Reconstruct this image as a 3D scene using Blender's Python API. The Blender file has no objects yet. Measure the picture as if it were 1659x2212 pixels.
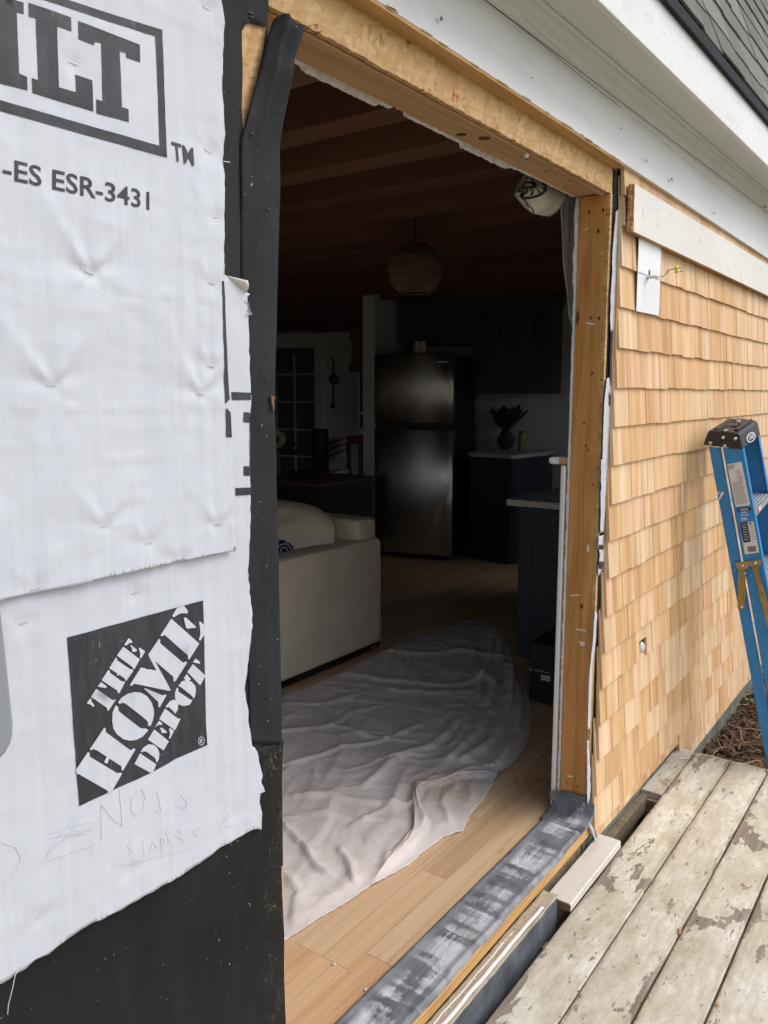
import bpy, bmesh, math, random
import numpy as np
from mathutils import Vector, Matrix, noise
from mathutils.geometry import delaunay_2d_cdt
random.seed(7)
S = bpy.context.scene
C = S.collection
rad = math.radians

# ------------------------------------------------------------------ camera, sky, sun, exposure
FV, WV, HV = 1760.0, 1659.0, 2212.0
YAW, PITCH = rad(35.6), rad(8.25)
CAM = np.array([0.0, -1.0, 1.39])
hd = np.array([math.cos(YAW), math.sin(YAW), 0])
FWD = hd * math.cos(PITCH) + np.array([0, 0, -math.sin(PITCH)])
RGT = np.array([math.sin(YAW), -math.cos(YAW), 0])
UPV = np.cross(RGT, FWD)
cd = bpy.data.cameras.new('camera'); cam = bpy.data.objects.new('camera', cd); C.objects.link(cam)
cd.sensor_fit = 'HORIZONTAL'; cd.sensor_width = 36; cd.lens = 36 * FV / WV
cd.clip_start = .02; cd.clip_end = 1000
m = Matrix(((RGT[0], UPV[0], -FWD[0], CAM[0]), (RGT[1], UPV[1], -FWD[1], CAM[1]), (RGT[2], UPV[2], -FWD[2], CAM[2]), (0, 0, 0, 1)))
cam.matrix_world = m
S.camera = cam
SUN_EL, SUN_AZ = rad(52), rad(-60)          # azimuth of the sun measured from +X
w = bpy.data.worlds.new('World'); S.world = w; w.use_nodes = True
wn = w.node_tree.nodes; wl = w.node_tree.links
bg = wn['Background']
sky = wn.new('ShaderNodeTexSky'); sky.sky_type = 'NISHITA'; sky.sun_disc = False
sky.sun_elevation = SUN_EL; sky.sun_rotation = math.pi / 2 - SUN_AZ
sky.air_density = 1.0; sky.dust_density = 3.0; sky.ozone_density = 1.0
hsv = wn.new('ShaderNodeHueSaturation'); hsv.inputs['Saturation'].default_value = .55
wl.new(sky.outputs[0], hsv.inputs['Color']); wl.new(hsv.outputs[0], bg.inputs['Color'])
bg.inputs['Strength'].default_value = .15
sd = bpy.data.lights.new('sun', 'SUN'); sun = bpy.data.objects.new('sun', sd); C.objects.link(sun)
sd.energy = .55; sd.angle = rad(40); sd.color = (1, .97, .93)
sdir = Vector((math.cos(SUN_EL) * math.cos(SUN_AZ), math.cos(SUN_EL) * math.sin(SUN_AZ), math.sin(SUN_EL)))
sun.rotation_euler = sdir.to_track_quat('Z', 'Y').to_euler()
S.view_settings.view_transform = 'Standard'; S.view_settings.look = 'None'
S.view_settings.gamma = 1; S.view_settings.use_curve_mapping = False
S.view_settings.exposure = 0.74

# ------------------------------------------------------------------ photo point -> point on a real plane
CR = dict(A=(0,0,.42195),B=(0,650,.434),C=(0,1400,.5245),D=(640,0,.77155),E=(660,650,.47016),G=(660,1400,.52434),H=(1340,400,.3616),
          I=(1320,1150,.63762),J=(1720,1020,.23502),K=(1700,1360,.27127),L=(1560,620,.12055),M=(1260,400,.20494),N=(0,1480,.18993),
          O=(1340,1900,.19289),P=(1060,2060,.26522),Q=(140,1480,.24405),R=(680,800,.28021),S=(940,580,.30139),T=(1240,1080,.12055),
          U=(1260,1560,.1085),V=(660,0,.27728),W=(540,640,.29851),X=(1560,1600,.09644),Y=(1640,0,.16878),Z=(0,0,1.1573))
def ray(k, x, y):
    a = CR[k]; px = (a[0] + x * a[2]) / 1.1573; py = (a[1] + y * a[2]) / 1.1573
    return RGT * (px - WV / 2) / FV - UPV * (py - HV / 2) / FV + FWD
def at(k, x, y, ax, val):
    r = ray(k, x, y); i = 'xyz'.index(ax); return CAM + r * ((val - CAM[i]) / r[i])
def onp(k, x, y, p0, n):
    r = ray(k, x, y); p0 = np.array(p0); n = np.array(n); return CAM + r * (((p0 - CAM) @ n) / (r @ n))
def wallxz(k, pts, y=0.0):
    return [(q[0], q[2]) for q in (at(k, a, b, 'y', y) for a, b in pts)]

# ------------------------------------------------------------------ mesh helpers
class B:
    def __init__(s): s.v = []; s.f = []
    def add(s, vs, fs):
        n = len(s.v); s.v += [tuple(map(float, q)) for q in vs]; s.f += [tuple(i + n for i in f) for f in fs]; return s
    def hexa(s, p):   # p: 4 bottom (ccw from above) then 4 top
        return s.add(p, [(3,2,1,0),(4,5,6,7),(0,1,5,4),(1,2,6,5),(2,3,7,6),(3,0,4,7)])
    def box(s, x0, x1, y0, y1, z0, z1):
        return s.hexa([(x0,y0,z0),(x1,y0,z0),(x1,y1,z0),(x0,y1,z0),(x0,y0,z1),(x1,y0,z1),(x1,y1,z1),(x0,y1,z1)])
    def obox(s, o, u, v, w):  # corner + three edge vectors
        o, u, v, w = map(np.array, (o, u, v, w))
        return s.hexa([o, o+u, o+u+v, o+v, o+w, o+u+w, o+u+v+w, o+v+w])
    def prism(s, pts, vec):
        n = len(pts); pts = [np.array(p, float) for p in pts]; vec = np.array(vec, float)
        return s.add(pts + [p + vec for p in pts], [tuple(range(n))[::-1], tuple(range(n, 2*n))] + [(i, (i+1) % n, n + (i+1) % n, n + i) for i in range(n)])
    def loft(s, a, b):
        n = len(a)
        return s.add(list(a) + list(b), [tuple(range(n))[::-1], tuple(range(n, 2*n))] + [(i, (i+1) % n, n + (i+1) % n, n + i) for i in range(n)])
    def tube(s, path, r, n=8, cap=True):
        path = [Vector(p) for p in path]; k = len(path); vs = []
        rr = r if hasattr(r, '__len__') else [r] * k
        up = Vector((0, 0, 1)); prev = None
        for i, p in enumerate(path):
            d = (path[min(i+1, k-1)] - path[max(i-1, 0)]).normalized()
            a = prev if prev is not None else (up if abs(d.z) < .9 else Vector((1, 0, 0)))
            a = (a - d * a.dot(d)).normalized(); b = d.cross(a); prev = a
            vs += [p + (a * math.cos(t) + b * math.sin(t)) * rr[i] for t in [2*math.pi*j/n for j in range(n)]]
        fs = [(i*n + j, i*n + (j+1) % n, (i+1)*n + (j+1) % n, (i+1)*n + j) for i in range(k-1) for j in range(n)]
        if cap: fs += [tuple(range(n))[::-1], tuple(range((k-1)*n, k*n))]
        return s.add(vs, fs)
    def lathe(s, c, prof, n=24):
        vs = []; k = len(prof)
        for r, z in prof:
            vs += [(c[0] + r*math.cos(2*math.pi*j/n), c[1] + r*math.sin(2*math.pi*j/n), c[2] + z) for j in range(n)]
        fs = [(i*n + j, i*n + (j+1) % n, (i+1)*n + (j+1) % n, (i+1)*n + j) for i in range(k-1) for j in range(n)]
        fs += [tuple(range(n))[::-1], tuple(range((k-1)*n, k*n))]
        return s.add(vs, fs)
    def grid(s, P):
        P = np.array(P); a, b = P.shape[:2]
        return s.add(P.reshape(-1, 3), [(i*b + j, i*b + j+1, (i+1)*b + j+1, (i+1)*b + j) for i in range(a-1) for j in range(b-1)])
    def ball(s, c, r, n=12, k=8):
        c = np.array(c, float); r = np.array([r] * 3, float) if not hasattr(r, '__len__') else np.array(r, float)
        i0 = len(s.v); s.lathe((0, 0, 0), [(1e-3 + math.sin(math.pi*i/k), -math.cos(math.pi*i/k)) for i in range(k+1)], n)
        s.v[i0:] = [tuple(np.array(p) * r + c) for p in s.v[i0:]]; return s

def mk(name, b):
    me = bpy.data.meshes.new(name)
    me.from_pydata(b.v, [], b.f); me.update(); return me
def finish(o, mat, smooth, bevel, thick):
    if mat is not None and not o.data.materials: o.data.materials.append(mat)
    if smooth:
        for p in o.data.polygons: p.use_smooth = True
    if thick:
        md = o.modifiers.new('thick', 'SOLIDIFY'); md.thickness = thick; md.offset = 0
    if bevel:
        md = o.modifiers.new('bev', 'BEVEL'); md.width = bevel; md.segments = 2; md.limit_method = 'ANGLE'; md.angle_limit = rad(40)
def fixn(me):
    bm = bmesh.new(); bm.from_mesh(me); bmesh.ops.recalc_face_normals(bm, faces=bm.faces); bm.to_mesh(me); bm.free()
def part(name, b, mat, parent=None, smooth=False, bevel=0, thick=0, label=None, stuff=False):
    me = mk(name, b) if isinstance(b, B) else b
    fixn(me)
    o = bpy.data.objects.new(name, me); C.objects.link(o)
    if parent is not None:
        o.parent = parent
        q = parent; t = Vector((0, 0, 0)); 
        while q is not None: t += q.location; q = q.parent
        if parent.type == 'EMPTY': o.matrix_parent_inverse = Matrix.Translation(-parent.location)
        else: o.matrix_parent_inverse = Matrix.Translation(-Vector(parent.get('_org', (0, 0, 0))))
    finish(o, mat, smooth, bevel, thick)
    if label: o['label'] = label
    if stuff: o['kind'] = 'stuff'
    return o
def tag(o, label=None, cat=None, group=None, kind=None):
    if label: o['label'] = label
    if cat: o['category'] = cat
    if group: o['group'] = group
    if kind: o['kind'] = kind
    return o
def thing(name, label, cat, loc=(0, 0, 0), group=None):
    o = bpy.data.objects.new(name, None); C.objects.link(o); o.location = Vector([float(a) for a in loc]); o.empty_display_size = .05
    return tag(o, label, cat, group)
def solo(name, b, mat, label, cat, group=None, kind=None, **kw):
    o = part(name, b, mat, **kw)
    co = [v.co for v in o.data.vertices]
    c = Vector(((min(q.x for q in co) + max(q.x for q in co)) / 2, (min(q.y for q in co) + max(q.y for q in co)) / 2, min(q.z for q in co)))
    o.data.transform(Matrix.Translation(-c)); o.location = c; o['_org'] = tuple(c)
    return tag(o, label, cat, group, kind)
def struct(name, b, mat, parent=None, **kw):
    o = part(name, b, mat, parent, **kw)
    if parent is None: o['kind'] = 'structure'
    return o

def resample(poly, sp):
    out = []
    for i in range(len(poly)):
        a = np.array(poly[i]); b = np.array(poly[(i+1) % len(poly)]); n = max(1, int(np.linalg.norm(b-a) / sp))
        out += [tuple(a + (b-a) * t / n) for t in range(n)]
    return out
def inside(poly, X, Y):
    r = np.zeros(X.shape, bool); n = len(poly); j = n - 1
    for i in range(n):
        xi, yi = poly[i]; xj, yj = poly[j]
        if yi != yj:
            r ^= ((yi > Y) != (yj > Y)) & (X < (xj - xi) * (Y - yi) / (yj - yi) + xi)
        j = i
    return r
def sheet(poly, to3d, sp, ragged=0, holes=()):
    """triangulated sheet cut to an outline, with inner points so that it can be bent"""
    bd = resample(poly, sp)
    if ragged: bd = [(a + random.gauss(0, ragged), b + random.gauss(0, ragged)) for a, b in bd]
    pts = list(bd); edges = [(i, (i+1) % len(bd)) for i in range(len(bd))]
    for h in holes:
        hb = resample(h, sp); n = len(pts); pts += hb; edges += [(n + i, n + (i+1) % len(hb)) for i in range(len(hb))]
    xs = [p[0] for p in poly]; ys = [p[1] for p in poly]
    gx = np.arange(min(xs) + sp/2, max(xs), sp); gy = np.arange(min(ys) + sp/2, max(ys), sp * .87)
    if len(gx) and len(gy):
        X, Y = np.meshgrid(gx, gy); X = X + (np.arange(len(gy)) % 2)[:, None] * sp / 2
        ok = inside(bd, X, Y)
        pts += list(zip(X[ok].tolist(), Y[ok].tolist()))
    r = delaunay_2d_cdt([Vector((float(a), float(b))) for a, b in pts], edges, [], 1, 1e-6)
    V = np.array([(q.x, q.y) for q in r[0]])
    b = B(); P3 = to3d(V[:, 0], V[:, 1]); fs = [tuple(f) for f in r[2]]
    for h in holes:
        ce = np.array([V[list(f)].mean(0) for f in fs]); bad = inside(h, ce[:, 0], ce[:, 1]); fs = [f for f, q in zip(fs, bad) if not q]
    b.add(P3, fs)
    return b
def vnoise(x, y, z=0.0, s=1.0, oct=3):
    return np.array([noise.fractal(Vector((a * s, b * s, z)), 1.0, 2.0, oct) for a, b in zip(np.ravel(x), np.ravel(y))])
def pdist(px, py, line):
    """distance to a polyline and signed side"""
    best = np.full(px.shape, 1e9); sgn = np.zeros(px.shape)
    for (ax, ay), (bx, by) in zip(line[:-1], line[1:]):
        dx, dy = bx-ax, by-ay; L = dx*dx + dy*dy
        t = np.clip(((px-ax)*dx + (py-ay)*dy) / L, 0, 1)
        d = np.hypot(px - ax - t*dx, py - ay - t*dy); c = (px-ax)*dy - (py-ay)*dx
        mk_ = d < best; best = np.where(mk_, d, best); sgn = np.where(mk_, np.sign(c), sgn)
    return best, sgn

# ------------------------------------------------------------------ material helpers
class N:
    def __init__(s, name):
        s.m = bpy.data.materials.new(name); s.m.use_nodes = True; s.t = s.m.node_tree; s.b = s.t.nodes['Principled BSDF']
        s.tc = s.t.nodes.new('ShaderNodeTexCoord'); s.oi = s.t.nodes.new('ShaderNodeObjectInfo')
    def pos(s):
        return s.n('ShaderNodeNewGeometry').outputs['Position']
    def n(s, typ, **kw):
        q = s.t.nodes.new(typ)
        for k, v in kw.items(): setattr(q, k, v)
        return q
    def l(s, a, b): s.t.links.new(a, b)
    def coord(s, scale=(1, 1, 1), rot=(0, 0, 0), rnd=0.0):
        mp = s.n('ShaderNodeMapping'); mp.inputs['Scale'].default_value = scale; mp.inputs['Rotation'].default_value = rot
        src = s.tc.outputs['Object']
        if rnd:
            ad = s.n('ShaderNodeVectorMath', operation='MULTIPLY_ADD')
            cb = s.n('ShaderNodeCombineXYZ')
            for i in range(3): s.l(s.oi.outputs['Random'], cb.inputs[i])
            ad.inputs[1].default_value = (rnd, rnd * 1.7, rnd * 2.3); s.l(cb.outputs[0], ad.inputs[0]); s.l(src, ad.inputs[2]); src = ad.outputs[0]
        s.l(src, mp.inputs['Vector']); return mp.outputs[0]
    def noise(s, vec, scale=5, detail=4, rough=.55, dist=0):
        q = s.n('ShaderNodeTexNoise'); q.inputs['Scale'].default_value = scale; q.inputs['Detail'].default_value = detail
        q.inputs['Roughness'].default_value = rough; q.inputs['Distortion'].default_value = dist
        s.l(vec, q.inputs['Vector']); return q.outputs['Fac']
    def voro(s, vec, scale=5, out='Color', feature='F1'):
        q = s.n('ShaderNodeTexVoronoi', feature=feature); q.inputs['Scale'].default_value = scale; s.l(vec, q.inputs['Vector']); return q.outputs[out]
    def ramp(s, fac, stops, interp='LINEAR'):
        q = s.n('ShaderNodeValToRGB'); cr = q.color_ramp; cr.interpolation = interp
        while len(cr.elements) < len(stops): cr.elements.new(.5)
        for e, (p, c) in zip(cr.elements, stops):
            e.position = p; e.color = (c, c, c, 1) if not hasattr(c, '__len__') else tuple(c) + (1,)
        s.l(fac, q.inputs['Fac']); return q.outputs['Color']
    def mix(s, fac, a, b, mode='MIX'):
        q = s.n('ShaderNodeMix', data_type='RGBA', blend_type=mode)
        for sock, v in ((q.inputs[0], fac), (q.inputs[6], a), (q.inputs[7], b)):
            if hasattr(v, 'is_output'): s.l(v, sock)
            elif hasattr(v, '__len__'): sock.default_value = tuple(v) + (1,)
            else: sock.default_value = v if sock.type == 'VALUE' else (v, v, v, 1)
        return q.outputs[2]
    def math(s, op, a, b=0.0):
        q = s.n('ShaderNodeMath', operation=op)
        for sock, v in ((q.inputs[0], a), (q.inputs[1], b)):
            if hasattr(v, 'is_output'): s.l(v, sock)
            else: sock.default_value = v
        return q.outputs[0]
    def bump(s, h, dist=.002, strength=.6, prev=None):
        q = s.n('ShaderNodeBump'); q.inputs['Distance'].default_value = dist; q.inputs['Strength'].default_value = strength
        s.l(h, q.inputs['Height'])
        if prev is not None: s.l(prev, q.inputs['Normal'])
        s.l(q.outputs[0], s.b.inputs['Normal']); return q.outputs[0]
    def done(s, col, rough=.6, spec=.3, metal=0):
        for sock, v in ((s.b.inputs['Base Color'], col), (s.b.inputs['Roughness'], rough)):
            if hasattr(v, 'is_output'): s.l(v, sock)
            elif hasattr(v, '__len__'): sock.default_value = tuple(v) + (1,)
            else: sock.default_value = v
        s.b.inputs['Specular IOR Level'].default_value = spec; s.b.inputs['Metallic'].default_value = metal
        return s.m

def plain(name, col, rough=.55, spec=.3, metal=0, var=.12, sc=14, bump=.0006):
    q = N(name); c = q.coord(rnd=3.0); f = q.noise(c, sc, 5)
    k = q.ramp(f, [(.3, tuple(a * (1 - var) for a in col)), (.7, tuple(min(1, a * (1 + var)) for a in col))])
    if bump: q.bump(q.noise(c, sc * 8, 3), bump, .4)
    return q.done(k, rough, spec, metal)
def lumber(name, dark, mid, light, axis='x', rough=.7, knots=True, rndv=.25):
    """plain sawn wood, grain along an axis"""
    q = N(name); st = {'x': (2.2, 34, 34), 'y': (34, 2.2, 34), 'z': (34, 34, 2.2)}[axis]
    c = q.coord(st, rnd=11.0); f = q.noise(c, 1.0, 6, .6, .9)
    col = q.ramp(f, [(.28, dark), (.5, mid), (.72, light)])
    c2 = q.coord((1.2, 1.2, 1.2), rnd=5.0); f2 = q.noise(c2, 3.5, 3)
    col = q.mix(q.math('MULTIPLY', f2, .35), col, dark)
    if knots:
        ks = {'x': (2.2, 9, 9), 'y': (9, 2.2, 9), 'z': (9, 9, 2.6)}[axis]
        kv = q.voro(q.coord(ks, rnd=7.0), 1.0, 'Distance')
        kf = q.ramp(kv, [(.035, 1.0), (.085, 0.0)])
        col = q.mix(kf, col, tuple(a * .3 for a in dark))
    hv = q.n('ShaderNodeHueSaturation'); q.l(col, hv.inputs['Color'])
    q.l(q.math('ADD', q.math('MULTIPLY', q.oi.outputs['Random'], rndv), 1 - rndv / 2), hv.inputs['Value'])
    q.bump(f, .0012, .5)
    return q.done(hv.outputs[0], rough, .2)

def fabricmat(name, col, *a, **k):
    q = N(name); f = q.noise(q.coord((1, 1, 1)), 5, 5)
    c = q.ramp(f, [(.3, tuple(v * .9 for v in col)), (.7, tuple(min(1, v * 1.05) for v in col))])
    st = q.ramp(q.noise(q.coord((1, 1, 1)), 9, 5, .7), [(.62, 0.0), (.8, .35)])
    c = q.mix(st, c, tuple(v * .65 for v in col))
    n1 = q.bump(q.noise(q.coord((1, 1, 1)), 380, 2), .0008, .5)
    q.bump(q.noise(q.coord((1, 1, 1)), 6, 4, .6), .012, .35, n1)
    return q.done(c, .92, .1)
# house wrap: woven white film
def wrapmat():
    q = N('house_wrap_film')
    fine = q.noise(q.coord((420, 420, 26)), 1.0, 3, .6)
    cross = q.noise(q.coord((26, 26, 420)), 1.0, 3, .6)
    big = q.noise(q.coord((1, 1, 1)), 7, 4)
    streak = q.noise(q.coord((60, 60, 2.0)), 1.0, 4, .6)
    c = q.ramp(streak, [(.25, (.500, .520, .575)), (.6, (.555, .575, .625))])
    c = q.mix(q.math('MULTIPLY', big, .22), c, (.46, .48, .535))
    sp = q.ramp(q.noise(q.coord((1, 1, 1)), 150, 2), [(.80, 0.0), (.83, 1.0)])
    c = q.mix(sp, c, (.25, .24, .23))
    h = q.math('ADD', q.math('ADD', fine, cross), q.math('MULTIPLY', big, 1.5))
    n1 = q.bump(h, .0005, .4)
    n2 = q.bump(q.noise(q.coord((16, 16, 10)), 1.0, 4, .55), .006, .3, n1)
    q.b.inputs['Subsurface Weight'].default_value = 0
    return q.done(c, .48, .45)
def inkmat():
    q = N('printed_black_ink')
    f = q.noise(q.coord((500, 500, 40)), 1.0, 2, .7); g = q.noise(q.coord((40, 40, 500)), 1.0, 2, .7)
    k = q.ramp(q.math('MAXIMUM', f, g), [(.70, 0.0), (.78, 1.0)])
    pat = q.ramp(q.noise(q.coord((1, 1, 1)), 12, 4), [(.45, 0.0), (.62, 1.0)])
    c = q.mix(q.math('MULTIPLY', k, pat), (.026, .025, .032), (.45, .46, .5))
    c = q.mix(q.ramp(q.noise(q.coord((60, 60, 9)), 1.0, 4), [(.4, 0.0), (.8, .5)]), c, (.075, .075, .085))
    q.bump(q.math('ADD', f, g), .0006, .6)
    return q.done(c, .5, .4)
def feltmat(name, col, dusty, dust_x=None, cover=1.0):
    q = N(name)
    big = q.noise(q.coord((3, 3, 1.2)), 4, 5)
    c = q.ramp(big, [(.3, tuple(a * .75 for a in col)), (.7, tuple(a * 1.3 for a in col))])
    sp = q.ramp(q.noise(q.coord((1, 1, .6)), 210, 2), [(.735, 0.0), (.77, 1.0)])
    c = q.mix(sp, c, (.42, .38, .30))
    if dusty:
        d1 = q.ramp(q.noise(q.coord((1, 1, .8)), 120, 6, .75), [(.53, 0.0), (.72, 1.0)])
        d1 = q.math('MULTIPLY', d1, q.ramp(q.noise(q.coord((1, 1, .7)), 13, 4, .6), [(.48, .06), (.66, cover)]))
        sep = q.n('ShaderNodeSeparateXYZ'); q.l(q.pos(), sep.inputs[0])
        if dust_x is not None:
            gx = q.ramp(q.math('ADD', q.math('MULTIPLY', q.math('SUBTRACT', sep.outputs[0], dust_x), 9.0), q.noise(q.coord((1, 1, 1)), 9, 3)), [(.55, 0.0), (.95, 1.0)])
            d1 = q.math('MULTIPLY', d1, gx)
        c = q.mix(q.math('MULTIPLY', d1, dusty), c, (.36, .29, .17))
        sm = q.ramp(q.noise(q.coord((2, 2, .5)), 6, 5, .65), [(.5, 0.0), (.8, .35)])
        c = q.mix(q.math('MULTIPLY', sm, .5), c, (.085, .07, .05))
    q.bump(q.noise(q.coord((1, 1, .4)), 120, 4), .0012, .5)
    n1 = q.bump(q.noise(q.coord((14, 14, 5)), 1.0, 5, .6), .004, .35)
    return q.done(c, .7, .18)
def osbmat():
    q = N('oriented_strand_board')
    cols = None
    for i, (ang, sc) in enumerate(((.25, (20, 20, 80)), (1.35, (18, 18, 74)), (-.6, (25, 25, 92)), (.95, (16, 16, 66)))):
        v = q.n('ShaderNodeTexVoronoi'); v.inputs['Scale'].default_value = 1.0
        cc = q.coord((1, 1, 1), (0, ang, 0)); mp = q.n('ShaderNodeMapping'); mp.inputs['Scale'].default_value = sc; mp.inputs['Location'].default_value = (i * 3.3, 0, i * 7.1)
        q.l(cc, mp.inputs['Vector']); q.l(mp.outputs[0], v.inputs['Vector'])
        col = q.ramp(v.outputs['Color'], [(.03, (.22, .105, .04)), (.22, (.44, .255, .105)), (.6, (.57, .36, .165)), (1, (.72, .51, .28))])
        gr = q.noise(q.coord((26, 26, 240) if abs(ang) < 1 else (240, 240, 26), (0, ang * .2, 0)), 1.0, 3)
        col = q.mix(q.math('MULTIPLY', gr, .4), col, (.36, .18, .06))
        if cols is None: cols = col; hh = v.outputs['Distance']
        else:
            s2 = q.n('ShaderNodeSeparateColor'); q.l(v.outputs['Color'], s2.inputs[0])
            pick = q.ramp(s2.outputs[1], [(.55, 0.0), (.57, 1.0)])
            cols = q.mix(pick, cols, col); hh = q.math('ADD', hh, q.math('MULTIPLY', pick, .35))
    dk = q.ramp(q.noise(q.coord((1, 1, 1)), 60, 4), [(.68, 0.0), (.76, .7)])
    cols = q.mix(dk, cols, (.13, .065, .03))
    q.bump(hh, .005, .7)
    return q.done(cols, .72, .22)
def cedar():
    q = N('cedar_shingle_wood')
    c = q.coord((17, 17, .7), rnd=17.0); f = q.noise(c, 1.0, 2, .5, .3)
    col = q.ramp(f, [(.24, (.48, .305, .16)), (.40, (.64, .44, .255)), (.54, (.715, .52, .33)), (.72, (.81, .645, .44))])
    f2 = q.noise(q.coord((170, 170, 4), rnd=5.0), 1.0, 4, .6)
    col = q.mix(q.math('MULTIPLY', f2, .30), col, (.45, .27, .13))
    rr = q.ramp(q.oi.outputs['Random'], [(0, (1.0, .92, .80)), (.16, (.84, .70, .53)), (.3, (1.0, .94, .94)), (.45, (.95, .80, .64)), (.6, (1.0, 1.0, .99)), (.72, (.88, .74, .55)), (.84, (1.0, .96, .90)), (.93, (.93, .78, .72))], 'CONSTANT')
    col = q.mix(.85, col, rr, 'MULTIPLY')
    dk = q.ramp(q.noise(q.coord((9, 9, 2.2), rnd=3.0), 1.0, 4), [(.66, 0.0), (.78, .45)])
    col = q.mix(dk, col, (.42, .21, .08))
    q.bump(f2, .0010, .6)
    return q.done(col, .68, .22)
def whitepaint(name, base=(.72, .72, .71), dirt=.25, axis='x', aged=(.42, .38, .32), speck=.72):
    q = N(name); st = {'x': (3, 26, 26), 'z': (26, 26, 3)}[axis]
    g = q.noise(q.coord(st, rnd=9.0), 1.0, 5, .6)
    c = q.ramp(q.noise(q.coord((1, 1, 1), rnd=4.0), 4, 5), [(.3, tuple(a * .93 for a in base)), (.7, base)])
    d = q.ramp(q.noise(q.coord((3.5, 10, 10), rnd=4.0), 1.4, 6, .7), [(.52, 0.0), (.78, 1.0)])
    c = q.mix(q.math('MULTIPLY', d, dirt), c, aged)
    s1 = q.ramp(q.noise(q.coord((1, 1, 1)), 90, 3, .6), [(speck, 0.0), (speck + .04, .8)])
    c = q.mix(s1, c, (.22, .19, .15))
    q.bump(g, .0016, .5)
    return q.done(c, .5, .35)
def deckpaint():
    q = N('peeling_deck_paint')
    wood = q.ramp(q.noise(q.coord((3, 60, 60), rnd=9.0), 1.0, 5, .6), [(.3, (.18, .14, .105)), (.55, (.275, .225, .18)), (.75, (.36, .31, .255))])
    pc = q.ramp(q.noise(q.coord((5, 9, 9), rnd=4.0), 1.0, 6, .68), [(.30, (.37, .315, .225)), (.44, (.56, .515, .415)), (.58, (.685, .66, .57)), (.75, (.76, .745, .675))])
    wear = q.ramp(q.noise(q.coord((11, 46, 46), rnd=6.0), 1.0, 8, .8), [(.45, 0.0), (.66, .85)])
    pc = q.mix(wear, pc, (.43, .37, .27))
    bro = q.ramp(q.noise(q.coord((2.2, 6, 6), rnd=16.0), 1.0, 6, .7), [(.46, 0.0), (.72, .7)])
    pc = q.mix(bro, pc, (.45, .385, .285))
    green = q.ramp(q.noise(q.coord((2, 5, 5), rnd=8.0), 1.0, 4), [(.5, 0.0), (.75, .5)])
    pc = q.mix(q.math('MULTIPLY', green, .7), pc, (.46, .47, .36))
    org = q.ramp(q.noise(q.coord((4, 9, 9), rnd=2.0), 1.3, 5), [(.6, 0.0), (.8, .4)])
    pc = q.mix(org, pc, (.48, .33, .16))
    mk1 = q.noise(q.coord((3.4, 7.0, 7.0), rnd=3.0), 1.0, 9, .62, .35)
    sy = q.n('ShaderNodeSeparateXYZ'); q.l(q.pos(), sy.inputs[0])
    fr = q.math('FRACT', q.math('DIVIDE', q.math('ADD', sy.outputs[1], 10.0 * .1575 + .0935), .1575))
    seam = q.ramp(q.math('ABSOLUTE', q.math('SUBTRACT', fr, .5)), [(.36, 0.0), (.5, 1.0)])
    sn = q.noise(q.coord((7, 26, 26), rnd=5.0), 1.0, 6, .7)
    pc = q.mix(q.math('MULTIPLY', seam, q.ramp(sn, [(.34, 0.0), (.56, .95)])), pc, (.30, .245, .18))
    mk1 = q.math('ADD', mk1, q.math('MULTIPLY', seam, .085))
    msk = q.ramp(mk1, [(.598, 0.0), (.616, 1.0)])
    fl = q.noise(q.coord((14, 40, 40), rnd=13.0), 1.0, 7, .65)
    msk2 = q.ramp(fl, [(.635, 0.0), (.648, 1.0)])
    msk = q.math('MAXIMUM', msk, q.math('MULTIPLY', msk2, .8))
    rim = q.math('SUBTRACT', q.ramp(mk1, [(.603, 0.0), (.618, 1.0)]), q.ramp(mk1, [(.618, 0.0), (.624, 1.0)]))
    pc = q.mix(q.math('MULTIPLY', rim, .5), pc, (.74, .72, .66))
    col = q.mix(msk, pc, wood)
    ck = q.ramp(q.voro(q.coord((4, 14, 14), rnd=1.0), 2.2, 'Distance', 'DISTANCE_TO_EDGE'), [(.0, .75), (.010, 0.0)])
    col = q.mix(q.math('MULTIPLY', ck, fl), col, (.17, .14, .10))
    n1 = q.bump(q.math('SUBTRACT', 1.0, msk), .0022, .8)
    q.bump(q.noise(q.coord((8, 70, 70), rnd=2.0), 1.0, 5, .65), .0025, .5, n1)
    return q.done(col, .72, .25)
def flashmat():
    q = N('grey_flashing_membrane')
    base = q.ramp(q.noise(q.coord((2, 9, 9)), 2.0, 6, .7), [(.3, (.075, .08, .086)), (.7, (.21, .22, .235))])
    stx = q.noise(q.coord((3.5, 60, 60)), 1.0, 9, .78)
    blk = q.noise(q.coord((9.0, 11, 11)), 1.0, 4, .6)
    gr = q.noise(q.coord((1, 1, 1)), 160, 4, .7)
    blx = q.ramp(q.noise(q.coord((13, .8, .8)), 1.0, 2, .5), [(.40, 0.0), (.52, 1.0)])
    ch = q.math('ADD', q.math('ADD', q.math('MULTIPLY', stx, .55), q.math('MULTIPLY', blk, .5)), q.math('ADD', q.math('MULTIPLY', gr, .25), q.math('MULTIPLY', blx, .20)))
    f = q.ramp(ch, [(.755, 0.0), (.815, .5), (.90, .95)])
    sep = q.n('ShaderNodeSeparateXYZ'); q.l(q.pos(), sep.inputs[0])
    mid = q.ramp(sep.outputs[1], [(.0, 0.25), (.012, 1.0), (.085, 1.0), (.108, .12)])
    c = q.mix(q.math('MULTIPLY', f, mid), base, (.56, .57, .60))
    br = q.ramp(q.noise(q.coord((4, 12, 12)), 1.7, 5), [(.58, 0.0), (.75, .5)])
    c = q.mix(br, c, (.14, .115, .10))
    n1 = q.bump(gr, .001, .4)
    q.bump(q.noise(q.coord((5, 26, 26)), 1.0, 6, .6), .006, .5, n1)
    return q.done(c, .46, .45)
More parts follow.
